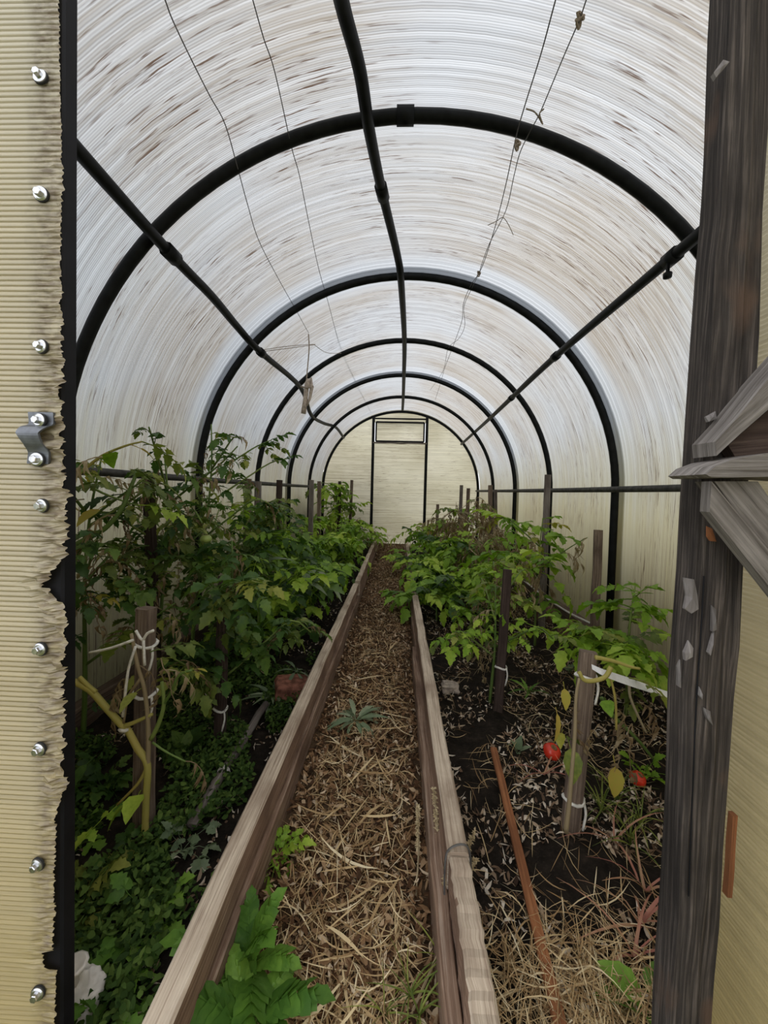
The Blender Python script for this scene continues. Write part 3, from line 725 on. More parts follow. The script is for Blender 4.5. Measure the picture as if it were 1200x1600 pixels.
MB().tube([AT(482, 592, yc), AT(481, 600, yc), AT(479, 606, yc), AT(477, 625, yc), AT(474, 646, yc)], [.010, .022, .016, .015, .017], 10).build('cloth_body', M['cloth'], cr, True)
MB().tube([AT(486, 590, yc), AT(487, 606, yc), AT(484, 622, yc), AT(480, 634, yc)], [.006, .013, .010, .004], 8).build('cloth_fold', M['cloth'], cr, True)
MB().tube([AT(470, 604, yc), AT(480, 606, yc - .02), AT(490, 604, yc)], 0.006, 6).build('string_wrap', M['string'], cr, True)

# ------------------------------------------------------------------ leaves
def leaflet(mb, base, dirv, up, L, Wd, droop=0.25, fold=0.25, seg=6, serr=0.18, twist=0.0, stalk=0.0):
    base = Vector(base); d = Vector(dirv).normalized(); up = Vector(up); up = (up - d * up.dot(d)).normalized(); sd_ = d.cross(up)
    vs = []; n = seg + 1
    for i in range(n):
        t = i / seg; w = Wd * 0.5 * (math.sin(PI * min(1, t ** 0.72)) ** 0.85 if 0 < t < 1 else 0.02)
        if 0 < i < seg: w *= (1 + serr * (1 if i % 2 else -1))
        tw = twist * t
        c = base + d * (L * t * (1 - 0.25 * abs(droop) * t)) - up * (droop * L * t * t)
        s2 = sd_ * math.cos(tw) + up * math.sin(tw)
        vs += [c - s2 * w + up * (fold * w) - d * (serr * .3 * L / seg), c, c + s2 * w + up * (fold * w) - d * (serr * .3 * L / seg)]
    fs = []
    for i in range(seg):
        a, b = i * 3, i * 3 + 3
        fs += [(a, b, b + 1, a + 1), (a + 1, b + 1, b + 2, a + 2)]
    mb.add(vs, fs)
def compound(rs, pairs=3, droop=0.3, curl=0.25, wid=0.55, dry=False):
    mb = MB(); P = []
    n = 7
    for i in range(n):
        t = i / (n - 1)
        P.append(Vector((t * 0.72 * (1 - .15 * droop * t), 0.03 * math.sin(3 * t + rs.random() * 3), 0.10 * t - droop * 0.62 * t * t)))
    mb.tube(P, [0.014 - 0.008 * i / (n - 1) for i in range(n)], 4, False)
    def atP(t):
        k = min(n - 2, int(t * (n - 1))); f = t * (n - 1) - k; return P[k].lerp(P[k + 1], f), (P[k + 1] - P[k]).normalized()
    for j in range(pairs):
        t = 0.36 + 0.56 * j / max(1, pairs - 1) if pairs > 1 else 0.6
        for sgn in (-1, 1):
            c, ax = atP(min(1, t + rs.uniform(-.04, .04)))
            an = sgn * rs.uniform(0.95, 1.35); L = rs.uniform(0.26, 0.36) * (1 - .12 * abs(j - 1))
            dv_ = ax * math.cos(an) + Vector((0, 1, 0)) * math.sin(an) + Vector((0, 0, rs.uniform(-.25, .15) - (0.6 if dry else 0)))
            leaflet(mb, c, dv_, (rs.uniform(-.25, .25), rs.uniform(-.25, .25), 1), L, L * wid * rs.uniform(.85, 1.15) * (0.5 if dry else 1), curl * rs.uniform(.6, 1.5), rs.uniform(.1, .5) * (3 if dry else 1), 4 if dry else 7, 0.2, rs.uniform(-.5, .5) * (3 if dry else 1))
    c, ax = atP(1.0)
    leaflet(mb, c, ax + Vector((0, rs.uniform(-.2, .2), -.1)), (0, 0, 1), 0.40, 0.40 * wid * (0.5 if dry else 1.05), curl, 0.3, 8, 0.2, rs.uniform(-.4, .4) * (3 if dry else 1))
    return mb
def simple(rs, wid=0.5, droop=0.35, serr=0.05, stalk=0.25):
    mb = MB()
    P = [Vector((0, 0, 0)), Vector((stalk * .5, 0, .03)), Vector((stalk, 0, .04))]
    mb.tube(P, [0.016, 0.013, 0.01], 4, False)
    leaflet(mb, P[-1], (1, rs.uniform(-.15, .15), 0.1), (rs.uniform(-.2, .2), rs.uniform(-.2, .2), 1), 1 - stalk, (1 - stalk) * wid * rs.uniform(.85, 1.15), droop * rs.uniform(.6, 1.4), rs.uniform(.1, .4), 8, serr, rs.uniform(-.35, .35))
    return mb
def lobed(rs, wid=0.42):
    # long deeply cut weed leaf
    mb = MB(); P = []; n = 9; vs = []
    for i in range(n):
        t = i / (n - 1); P.append(Vector((t * (1 - .1 * t), 0.04 * math.sin(t * 3 + rs.random()), .22 * t - .42 * t * t)))
    mb.tube(P, [0.016 - 0.012 * i / (n - 1) for i in range(n)], 4, False)
    for i in range(1, n - 1):
        for sgn in (-1, 1):
            L = wid * (0.45 + 0.75 * math.sin(PI * i / (n - 1))) * rs.uniform(.8, 1.15) * .62
            an = sgn * rs.uniform(.65, .95)
            ax = (P[i + 1] - P[i - 1]).normalized()
            leaflet(mb, P[i] - ax * .03, ax * math.cos(an) + Vector((0, math.sin(an), 0)), (0, 0, 1), L, L * .72, .2, .15, 4, .15)
    leaflet(mb, P[-2], P[-1] - P[-2], (0, 0, 1), .3, .2, .2, .2, 5, .15)
    return mb
def bladeleaf(rs, wid=0.05, bend=0.5):
    mb = MB(); vs = []; n = 7
    for i in range(n):
        t = i / (n - 1); w = wid * .5 * (1 - t ** 2.2) + .002
        c = Vector((t, 0.05 * math.sin(2 * t), 0.5 * t - bend * t * t)); vs += [c + Vector((0, -w, w * .4)), c, c + Vector((0, w, w * .4))]
    fs = []
    for i in range(n - 1):
        a, b = i * 3, i * 3 + 3; fs += [(a, b, b + 1, a + 1), (a + 1, b + 1, b + 2, a + 2)]
    return mb.add(vs, fs)
RS_ = random.Random(11)
RAW = {'tom': [compound(RS_, 3, d, .3) for d in (.15, .35, .6, .9, .4, .7)],
       'lush': [compound(RS_, 2, d, .22, .66) for d in (.1, .3, .5, .7)],
       'dry': [compound(RS_, 3, d, .9, .5, True) for d in (1.1, 1.4, 0.8, 1.25)],
       'simple': [simple(RS_) for _ in range(4)],
       'narrow': [simple(RS_, .17, .5, .10, .15) for _ in range(4)],
       'broad': [simple(RS_, .62, .35, .06, .2) for _ in range(3)],
       'lobed': [lobed(RS_) for _ in range(4)],
       'blade': [bladeleaf(RS_, .034, b) for b in (.4, .8, 1.1)]}
CACHE = {}
def leafmesh(kind, mat):
    if (kind, mat) not in CACHE: CACHE[(kind, mat)] = [b.mesh('leaf', M[mat], True) for b in RAW[kind]]
    return random.choice(CACHE[(kind, mat)])

def plant(name, label, cat, base, h, leaves, lean=(0, 0), sr=0.008, smat='stem', nbr=3, brl=0.3, group=None, rad=0.25, tlow=0.25):
    base = Vector(base); base.z = float(hs(base.x, base.y)) - 0.004
    root = empty(name, base, label, cat, group)
    P = []; n = 8; ph = random.random() * 6
    for i in range(n):
        t = i / (n - 1)
        P.append(Vector((lean[0] * t * h + .03 * h * math.sin(4 * t + ph) * t, lean[1] * t * h + .03 * h * math.cos(3.3 * t + ph) * t, h * t - (0.012 if i == 0 else 0))))
    MB_ = MB().tube(smoothpath(P, 2), [sr * (1 - .65 * k / 14) for k in range(15)], 6)
    link('stem', MB_.mesh('stem', M[smat], True), root, (0, 0, 0))
    paths = [(P, tlow, 1.0, 1.0)]
    for b in range(nbr):
        t = random.uniform(.25, .85); k = min(n - 2, int(t * (n - 1))); c = P[k].lerp(P[k + 1], t * (n - 1) - k)
        a = b * 2.4 + ph; L = brl * random.uniform(.7, 1.2)
        if abs(base.x + c.x + L * math.cos(a) - X0) > 1.15: a = PI - a
        Q = [c, c + Vector((math.cos(a) * L * .4, math.sin(a) * L * .4, L * .3)), c + Vector((math.cos(a) * L * .75, math.sin(a) * L * .75, L * .55)), c + Vector((math.cos(a) * L, math.sin(a) * L, L * random.uniform(.35, .8)))]
        link('branch', MB().tube(smoothpath(Q, 3), [sr * .6 * (1 - .5 * k2 / 9) for k2 in range(10)], 5).mesh('branch', M[smat], True), root, (0, 0, 0))
        paths.append((Q, .3, 1.0, .6))
    wts = [(p[3]) for p in paths]; gi = 0
    for (kind, mat, cnt, size, lo, hi) in leaves:
        for i in range(cnt):
            pa, t0_, t1_, _ = random.choices(paths, wts)[0]
            t = random.uniform(max(lo, 0), hi) if pa is P else random.uniform(.3, 1)
            k = min(len(pa) - 2, int(t * (len(pa) - 1))); c = pa[k].lerp(pa[k + 1], t * (len(pa) - 1) - k)
            az = gi * 2.399 + random.uniform(-.4, .4); gi += 1
            s_ = size * random.uniform(.7, 1.2)
            if abs(base.x + c.x + s_ * math.cos(az) - X0) > 1.22:        # keep leaves off the wall
                az = PI - az; s_ *= .8
            link('leaf', leafmesh(kind, mat), root, c, (random.uniform(-.4, .4), random.uniform(-.55, .35), az), s_)
    return root

def stake(label, base, top, w=0.04, t=0.025, mat='stake', group=None, ties=(), pt=0.0, name='garden_stake'):
    base = Vector(base); top = Vector(top)
    e = empty(name, (base.x, base.y, 0), label, 'stake', group)
    d = (top - base).normalized()
    MB().plank(base - d * .05, top, w, t, (0.25, 1, 0), 8, 0.0014, .14, .92).build('shaft', M[mat], e)
    for k, f in enumerate(ties):
        c = base.lerp(top, f); ring = []
        for q in range(13):
            a = 2 * PI * q / 12
            ring.append(c + Vector((math.cos(a) * (w * .5 + .004), math.sin(a) * (t * .5 + .006), .004 * math.sin(a * 2 + k))))
        MB().tube(ring, 0.0045, 5).build('tie', M['cord'], e, True)
        MB().tube(smoothpath([c + Vector((w * .5, -.012, 0)), c + Vector((w * .5 + .004, -.016, -.03)), c + Vector((w * .4, -.02, -.07))], 3), 0.0035, 5).build('tie_end', M['cord'], e, True)
    return e

# ------------------------------------------------------------------ stakes
bL = G(225, 1300); stake('brown stake with white cloth ties holding the withered yellow-stemmed plant', bL, AT(228, 950, bL.y + .02), 0.05, 0.035, 'stake', ties=(.84, .62))
b = G(343, 1160); stake('dark reddish stake with a low white tie in the dark tomatoes', b, AT(350, 900, b.y + .05), 0.038, 0.03, 'stake_dark', ties=(.2,))
stake('tall dark post among the tallest tomatoes', (-0.97, 1.52, 0), AT(231, 738, 1.5), 0.045, 0.03, 'stake_dark')
bR = G(890, 1306); stake('short brown stake with white ribbon tied round it beside the ripe tomato', bR, AT(919, 1018, bR.y + .03), 0.045, 0.032, 'stake', ties=(.87, .2))
b = G(778, 1108); stake('dark stake tied with white cord in the knee-high tomato', b, AT(793, 890, b.y + .04), 0.04, 0.03, 'stake_dark', ties=(.3,))
b = G(933, 1010); stake('grey-brown stake standing in front of the bushy light green tomato by the wall', (1.06, 2.05, 0), AT(935, 828, 2.08), 0.045, 0.025, 'stake')
stake('thin grey stake by the wall sill in front of the third hoop', G(846, 985), AT(856, 742, 2.75), 0.045, 0.022, 'stake_grey')
far = [((768, 905), (766, 758), .05, 'stake'), ((808, 890), (813, 760), .05, 'stake_grey'), ((716, 880), (721, 758), .045, 'stake_grey'), ((727, 878), (732, 763), .05, 'stake'), ((681, 868), (684, 788), .045, 'stake'), ((744, 872), (746, 776), .04, 'stake_dark'), ((776, 885), (774, 765), .045, 'stake_grey')]
for (bb, tt, w, m_) in far:
    c_ = {'stake': 'brown', 'stake_grey': 'pale grey', 'stake_dark': 'thin blackish'}[m_]
    q = G(*bb); stake(c_ + ' old stake leaning among the dry vines of the red tomato bed', q, AT(tt[0], tt[1], q.y), w, .03, m_, c_ + ' old stakes in the red tomato bed')
for (bb, tt, w, m_) in [((432, 935), (437, 750), .05, 'stake_dark'), ((400, 945), (404, 752), .045, 'stake_grey'), ((382, 960), (388, 748), .05, 'stake'), ((484, 905), (487, 750), .05, 'stake_grey'), ((497, 895), (499, 752), .04, 'stake'), ((545, 868), (550, 750), .04, 'stake'), ((528, 872), (531, 752), .04, 'stake_dark')]:
    c_ = {'stake': 'brown', 'stake_grey': 'pale grey', 'stake_dark': 'blackish'}[m_]
    q = G(*bb); stake(c_ + ' old stake standing among the green bushes of the tall tomato bed', q, AT(tt[0], tt[1], q.y), w, .03, m_, c_ + ' old stakes in the tall tomato bed')

# ------------------------------------------------------------------ plants of the left bed
T = 'tomato plant'
plant('tomato_plant', 'tall tangled dark tomato plant beside the black door frame bar', T, (-1.10, 1.30, 0), 1.02, [('tom', 'dark', 30, .14, .1, 1), ('tom', 'olive', 36, .13, .4, 1), ('dry', 'dry', 22, .14, .1, 1), ('tom', 'yellow', 5, .13, .7, 1)], (.06, 0), .009, 'stem', 9, .3)
plant('tomato_plant', 'tall dark tomato plant climbing the tall dark post', T, (-0.98, 1.55, 0), 1.05, [('tom', 'dark', 40, .14, .1, .95), ('tom', 'olive', 38, .13, .4, 1), ('dry', 'dry', 22, .13, .3, 1)], (0, 0), .009, 'stem', 9, .3)
plant('tomato_plant', 'highest tomato plant with bare curled tips against the second hoop', T, (-0.98, 1.80, 0), 1.22, [('tom', 'dark', 40, .14, .1, .85), ('tom', 'olive', 28, .13, .5, 1), ('dry', 'dry', 20, .12, .6, 1)], (.03, .05), .009, 'stem', 9, .34)
plant('tomato_plant', 'dark tomato plant tied to the reddish stake with drooping leaves', T, G(352, 1150), .72, [('tom', 'dark', 60, .16, .25, 1), ('tom', 'olive', 30, .15, .4, 1), ('dry', 'dry', 12, .14, .2, 1)], (-.05, .1), .009, 'stem', 4, .28)
plant('tomato_plant', 'dark green tomato plant filling the space behind the tall dark post', T, (-0.82, 1.95, 0), .85, [('tom', 'dark', 60, .18, .15, 1), ('tom', 'fresh', 22, .16, .6, 1)], (0, 0), .008, 'stem', 4, .3)
plant('tomato_plant', 'tomato plant with pale upper leaves growing beside the side rail', T, (-0.95, 2.35, 0), .95, [('tom', 'dark', 36, .18, .15, .8), ('tom', 'olive', 34, .16, .5, 1), ('lush', 'fresh', 16, .16, .6, 1)], (0, 0), .008, 'stem', 4, .3)
plant('pepper_plant', 'bright green pepper bush with broad glossy leaves near the brick', 'pepper plant', G(405, 1040), .42, [('lush', 'fresh', 44, .19, .3, 1), ('lush', 'dark', 16, .2, .1, .6), ('simple', 'fresh', 14, .13, .4, 1)], (0, 0), .008, 'stem', 4, .22)
plant('pepper_plant', 'broad-leaved pepper bush leaning out to the path edging', 'pepper plant', (-0.68, 2.32, 0), .40, [('lush', 'fresh', 26, .25, .3, 1), ('lush', 'dark', 16, .26, .1, .7), ('narrow', 'sage', 10, .3, .1, .4)], (.1, 0), .008, 'stem', 4, .24)
for i, (x, y, h) in enumerate([(-.62, 2.75, .42), (-.95, 2.85, .55), (-.70, 3.25, .46), (-1.0, 3.45, .6), (-.58, 3.75, .42), (-.85, 4.0, .6), (-.62, 4.45, .5), (-.98, 4.6, .55)]):
    plant('tomato_plant', 'lush green tomato bush beyond the pepper bushes, ' + ('against the wall side' if x < -.8 else 'beside the path edging'), T, (x, y, 0), h, [('tom', 'fresh', 44, .21, .25, 1), ('lush', 'fresh', 16, .19, .3, 1), ('tom', 'dark', 10, .22, .05, .6)], (0, 0), .008, 'stem', 4, .24, 'lush bushes by the wall' if x < -.8 else 'lush bushes by the edging')
plant('tomato_plant', 'tall slender tomato plant standing in front of the end wall', T, (-.88, 5.1, 0), 1.0, [('tom', 'fresh', 40, .30, .2, 1), ('tom', 'olive', 14, .28, .5, 1)], (.08, 0), .009, 'stem', 4, .3)
for (x, y, h) in [(-.5, 5.2, .42), (-.55, 5.75, .5), (-1.0, 5.7, .6)]:
    plant('tomato_plant', 'pale thin tomato bush at the foot of the end wall', T, (x, y, 0), h, [('tom', 'fresh', 20, .28, .2, 1), ('dry', 'dry', 8, .24, .2, 1)], (0, 0), .008, 'stem', 3, .24, 'thin bushes by the end wall')
# withered plant on the near stake
wp = empty('withered_tomato_plant', (bL.x, bL.y - .03, 0), 'withered tomato plant with thick yellow stems tied to the brown stake', T)
yq = bL.y - .05
def wstem(pts, r0, r1, mat='stemy', Y=yq, nm='stem'):
    Q = smoothpath([AT(x, y, Y) for x, y in pts], 4); k = len(Q)
    return MB().tube(Q, [r0 + (r1 - r0) * i / (k - 1) for i in range(k)], 7).build(nm, M[mat], wp, True)
wstem([(226, 1318), (228, 1250), (230, 1195), (215, 1170), (200, 1142), (192, 1135), (165, 1105), (140, 1078), (108, 1062)], .0085, .008)
wstem([(193, 1135), (212, 1128), (238, 1116)], .006, .004)
wstem([(150, 1082), (138, 1072), (124, 1058)], .006, .005)
wstem([(232, 1195), (215, 1225), (183, 1258)], .005, .003)
wstem([(236, 1155), (248, 1130), (256, 1100), (253, 1065)], .006, .004, 'stem')
wstem([(256, 1100), (268, 1080), (280, 1055), (300, 1047)], .004, .003, 'stem')
wstem([(238, 1160), (260, 1175), (290, 1190)], .003, .002, 'stem')
wstem([(228, 1250), (232, 1150), (226, 1080), (215, 1040), (205, 990)], .006, .004, 'stemd')
wstem([(220, 1060), (200, 1090), (193, 1130)], .004, .003, 'stemd')
for (px, py, kind, mat, s_, az) in [(205, 1060, 'dry', 'dry', .13, 2.8), (195, 1075, 'dry', 'dry', .12, 3.4), (215, 1040, 'dry', 'dry', .11, .2), (250, 1030, 'dry', 'dry', .13, 5.5), (255, 1048, 'dry', 'dry', .12, .5), (280, 1050, 'lush', 'yellow', .06, .3), (300, 1046, 'simple', 'yellow', .04, .2), (222, 1075, 'simple', 'olive', .08, 4.6), (235, 1020, 'tom', 'olive', .14, 1), (205, 985, 'tom', 'olive', .15, 2.6), (183, 1258, 'lush', 'fresh', .10, 4.5), (220, 1235, 'broad', 'fresh', .09, 5.0), (205, 1250, 'broad', 'fresh', .07, 4.0), (290, 1190, 'dry', 'dry', .1, .4), (150, 1180, 'simple', 'dark', .09, 4.2)]:
    p = AT(px, py, yq); link('leaf', leafmesh(kind, mat), wp, p - world_loc(wp), (random.uniform(-.3, .3), random.uniform(.0, .7), az), s_)
MB().tube([AT(193 + 6 * math.cos(a), 1140 + 2 * math.sin(a), yq - .012 * math.sin(a) * 1.2) for a in [k * PI / 6 for k in range(13)]], .0045, 5).build('tie', M['cord'], wp, True)
for k, pts in enumerate([[(212, 985), (222, 1000), (230, 990), (240, 985)], [(224, 1000), (226, 1040)], [(212, 1010), (200, 1050), (192, 1120)], [(140, 1020), (175, 1012), (208, 1000)]]):
    MB().tube(smoothpath([AT(x, y, yq - .005) for x, y in pts], 3), .0035, 5).build('cloth_strip', M['cord'], wp, True)

# long bare yellowish runners of the tall tomatoes
def runner(label, pts, Y, r, mat='stem', leaves=()):
    e = empty('tomato_branch', AT(pts[0][0], pts[0][1], Y), label, 'branch')
    Q = smoothpath([AT(x, y, Y + .02 * i) for i, (x, y) in enumerate(pts)], 4); k = len(Q)
    MB().tube(Q, [r * (1 - .5 * i / (k - 1)) for i in range(k)], 6).build('stem', M[mat], e, True)
    for (px, py, kind, m_, s_, az) in leaves:
        link('leaf', leafmesh(kind, m_), e, AT(px, py, Y) - world_loc(e), (random.uniform(-.4, .4), random.uniform(0, .6), az), s_)
runner('thick green tomato branch rising from behind the black door frame bar', [(100, 862), (135, 842), (165, 825), (190, 795), (205, 760), (215, 735)], 1.12, .010, 'stem', [(150, 835, 'tom', 'dark', .2, 4.6), (205, 760, 'lush', 'olive', .16, .5), (180, 805, 'dry', 'dry', .16, 3.5), (215, 735, 'tom', 'olive', .2, 1.5)])
runner('yellowish tomato branch reaching above the side rail with round pale leaves', [(105, 758), (130, 735), (160, 712), (195, 697), (222, 690)], 1.10, .006, 'stemy', [(125, 720, 'broad', 'yellow', .09, 3.8), (170, 705, 'broad', 'fresh', .09, 2.0), (205, 695, 'simple', 'yellow', .09, .4), (222, 690, 'tom', 'olive', .16, .8), (160, 715, 'dry', 'dry', .15, 4)])
runner('arched tomato branch with yellowing leaves in front of the tall post', [(112, 735), (150, 765), (190, 782), (215, 790)], 1.2, .005, 'stem', [(165, 790, 'simple', 'yellow', .12, 4.7), (130, 780, 'dry', 'dry', .15, 4.5), (180, 800, 'lush', 'olive', .14, .2), (215, 790, 'tom', 'fresh', .16, .4)])

# ------------------------------------------------------------------ plants of the right bed
rp = G(985, 1075)
plant('tomato_plant', 'bushy light green tomato plant by the wall above the white ribbon', T, (0.98, 1.62, 0), .55, [('tom', 'fresh', 44, .19, .45, 1), ('lush', 'fresh', 14, .16, .3, 1), ('tom', 'olive', 14, .16, .1, .7)], (.02, 0), .008, 'stem', 4, .24)
plant('tomato_plant', 'knee-high tomato plant tied with white cord to a dark stake', T, G(765, 1095), .52, [('lush', 'fresh', 12, .14, .2, .7), ('tom', 'fresh', 18, .14, .5, 1), ('tom', 'olive', 10, .13, .4, 1), ('dry', 'dry', 16, .13, .3, 1)], (.08, .15), .008, 'stem', 4, .24)
plant('tomato_plant', 'tomato plant with a yellowing crown in front of the wall and third hoop', T, (.86, 2.35, 0), .78, [('tom', 'fresh', 20, .24, .35, 1), ('lush', 'fresh', 10, .22, .5, 1), ('dry', 'dry', 9, .2, .4, 1), ('tom', 'yellow', 5, .18, .7, 1)], (0, 0), .008, 'stem', 4, .26)
plant('tomato_plant', 'green tomato plant between the knee-high tomato and the dry vines', T, (.52, 2.15, 0), .50, [('tom', 'fresh', 22, .17, .4, 1), ('tom', 'olive', 12, .15, .2, 1), ('dry', 'dry', 18, .15, .1, .9)], (0, 0), .008, 'stem', 4, .26)
for (x, y, h) in [(.30, 2.75, .22), (.55, 2.85, .42), (.34, 3.3, .28), (.62, 3.35, .5), (.30, 3.95, .32), (.60, 4.0, .45), (.36, 4.7, .36)]:
    plant('tomato_plant', 'low lush green bush beyond the knee-high tomato, ' + ('pressed to the path edging' if x < .45 else 'in the middle of the bed'), T, (x, y, 0), h, [('tom', 'fresh', 24, .25, .2, 1), ('lush', 'fresh', 12, .24, .3, 1), ('tom', 'dark', 8, .25, 0, .5)], (0, 0), .008, 'stem', 4, .22, 'low bushes at the edging' if x < .45 else 'low bushes in mid-bed')
for (x, y, h, w_) in [(.85, 3.0, .7, 'lowest, beside the third hoop'), (.72, 3.7, .85, 'tallest, in mid-bed'), (.95, 4.2, .8, 'close to the sill'), (.68, 4.6, .8, 'behind the other vines')]:
    plant('tomato_plant', 'withered pale tomato vine on the old leaning stakes, ' + w_, T, (x, y, 0), h, [('dry', 'dry', 30, .26, .2, 1), ('tom', 'olive', 6, .22, .2, .9), ('tom', 'fresh', 6, .22, .3, .9)], (0, 0), .007, 'stemd', 5, .3, 'withered vines on old stakes')
for (x, y, h) in [(.5, 5.4, .55), (.85, 5.6, .6)]:
    plant('tomato_plant', 'yellowish tomato bush near the end wall beside the frame post', T, (x, y, 0), h, [('tom', 'fresh', 18, .28, .2, 1), ('tom', 'yellow', 8, .26, .5, 1), ('dry', 'dry', 8, .24, .2, 1)], (0, 0), .007, 'stem', 3, .26, 'yellowish bushes near the end wall')
# withered vine on the near right stake
wp = empty('withered_tomato_plant', (bR.x, bR.y, 0), 'withered tomato plant with yellow curling vine round the short brown stake', T)
yq = bR.y + .0
wstem([(884, 1300), (889, 1260), (893, 1210), (898, 1150), (900, 1090), (905, 1060)], .006, .003, 'stemd')
wstem([(905, 1050), (912, 1062), (925, 1064), (945, 1058), (955, 1042)], .005, .006, 'stemy', yq - .05)
wstem([(930, 1027), (945, 1030), (962, 1034), (985, 1042), (1000, 1045)], .006, .003, 'stemy', yq - .02)
wstem([(952, 1055), (958, 1075), (962, 1100), (963, 1140)], .003, .003, 'stemy', yq - .02)
wstem([(940, 1090), (950, 1110), (975, 1135), (1000, 1160), (1020, 1185)], .006, .004, 'stem', yq + .1)
wstem([(983, 1065), (985, 1090), (1000, 1125), (1010, 1145)], .004, .003, 'stemd', yq + .1)
for (px, py, kind, mat, s_, az, pt) in [(880, 1065, 'simple', 'yellow', .07, 4.5, .9), (868, 1105, 'narrow', 'yellow', .09, 4.7, 1.1), (880, 1140, 'broad', 'yellow', .05, 4.0, .7), (886, 1150, 'simple', 'olive', .11, 4.8, 1.0), (880, 1155, 'broad', 'olive', .06, .2, .3), (963, 1165, 'dry', 'dry', .09, 4.6, .6), (958, 1180, 'simple', 'yellow', .10, 4.7, 1.2), (985, 1060, 'tom', 'olive', .15, .2, .3), (945, 1090, 'broad', 'fresh', .06, 4.4, .3), (965, 1110, 'dry', 'dry', .13, .5, .5), (985, 1130, 'dry', 'dry', .13, 4.0, .4), (1000, 1100, 'dry', 'dry', .12, .2, .3), (935, 1130, 'dry', 'dry', .1, 3.6, .5), (905, 1110, 'dry', 'dry', .09, 3.3, .7)]:
    link('leaf', leafmesh(kind, mat), wp, AT(px, py, yq - .02) - world_loc(wp), (random.uniform(-.3, .3), pt, az), s_)
# ribbon from the stake to the wall
rb_ = [AT(925, 1042, yq - .02), AT(945, 1052, yq - .03), AT(985, 1066, yq), AT(1045, 1086, yq + .05), AT(1100, 1100, yq + .1)]
mb = MB(); vs = []
for i, p in enumerate(smoothpath(rb_, 4)):
    w = .005 + .006 * min(1, i / 8); tw = .8 - .05 * i
    vs += [p + Vector((0, math.cos(tw) * w * .6, math.sin(tw) * w + w * .4)), p - Vector((0, math.cos(tw) * w * .6, math.sin(tw) * w + w * .4)), p - Vector((0, math.cos(tw) * w * .6 - .0012, math.sin(tw) * w + w * .4)), p + Vector((0, math.cos(tw) * w * .6 + .0012, math.sin(tw) * w + w * .4))]
k = len(vs) // 4
mb.add(vs, [(4 * i + a, 4 * i + 4 + a, 4 * i + 4 + (a + 1) % 4, 4 * i + (a + 1) % 4) for i in range(k - 1) for a in range(4)])
tag(mb.build('ribbon', M['ribbon']), 'taut white ribbon running from the short brown stake towards the door post', 'ribbon')
# pale cord along the sill
tag(MB().tube(smoothpath([ATX(816, 905, 1.17), ATX(848, 930, 1.165), ATX(885, 955, 1.16), ATX(925, 975, 1.15)], 4), .006, 6).build('edge_cord', M['cord']), 'pale cord stretched along the sill of the wall past the light green tomato', 'cord')

# ------------------------------------------------------------------ tomatoes
def tomato(label, p, r, mat='tomato', rot=(0.5, 0.3, 0)):
    mb = MB(); n = 20; prof = []
    vs = []; m_ = 14
    for i in range(m_ + 1):
        th = PI * i / m_
        for k in range(n):
            a = 2 * PI * k / n
            q = r * (1 + .04 * math.cos(5 * a) * math.sin(th)) * math.sin(th); z = r * .84 * math.cos(th) - (r * .22 * math.exp(-(th / .35) ** 2))
            vs.append((q * math.cos(a), q * math.sin(a), z))
    fs = [(i * n + k, (i + 1) * n + k, (i + 1) * n + (k + 1) % n, i * n + (k + 1) % n) for i in range(m_) for k in range(n)]
    mb.add(vs, fs); e = empty('tomato', p, label, 'tomato')
    o = link('fruit', mb.mesh('fruit', M[mat], True), e, (0, 0, 0), rot)
    ms = MB().lathe([(r * .38, r * .71), (r * .30, r * .745), (r * .12, r * .69), (r * .03, r * .64)], 9, (0, 0, 0))
    link('stem_scar', ms.mesh('stem_scar', M['scar'], True), o, (0, 0, 0))
    return e
q = G(862, 1186); tomato('ripe red tomato with a corky top lying on bare soil', (q.x, q.y, .027), .029, rot=(.35, .2, 0))
q = G(996, 1228); tomato('dark red tomato half hidden under a green leaf near the door post', (q.x, q.y, .024), .024, rot=(.3, .3, 0))
q = AT(322, 842, 1.5); tomato('small unripe tomato hanging in the dark tomato tangle', q, .022, 'greentom', rot=(0, 0, 0))

# ------------------------------------------------------------------ loose things on the beds and path
def stick(name, label, p0, p1, r, mat, cat, tie=None, flat=False):
    p0 = Vector(p0); p1 = Vector(p1); e = empty(name, p0.lerp(p1, .5), label, cat)
    if flat: MB().plank(p0, p1, r * 2, r * 1.1, (0, 0, 1), 10, .0008, .15).build('shaft', M[mat], e)
    else:
        Q = [p0.lerp(p1, k / 8) + Vector((random.uniform(-.003, .003), 0, random.uniform(-.002, .002))) for k in range(9)]
        MB().tube(Q, [r * random.uniform(.9, 1.1) for _ in Q], 9).build('shaft', M[mat], e, True)
    if tie is not None:
        c = p0.lerp(p1, tie); d = (p1 - p0).normalized(); a = d.cross(Vector((0, 0, 1))).normalized(); bb = a.cross(d)
        for o_ in (0, .008):
            MB().tube([c + d * o_ + (a * math.cos(k * PI / 6) + bb * math.sin(k * PI / 6)) * (r + .003) for k in range(13)], .003, 5).build('tie', M['cord'], e, True)
    return e
stick('fallen_pole', 'round grey pole lying on the weedy soil with white string round it', G(415, 1100, .035), G(298, 1290, .03), .014, 'stake_grey', 'pole', .66)
stick('wooden_lath', 'long narrow orange-brown lath lying across the dark soil', G(771, 1170, .035), G(884, 1640, .03), .011, 'lath', 'lath', None, True)
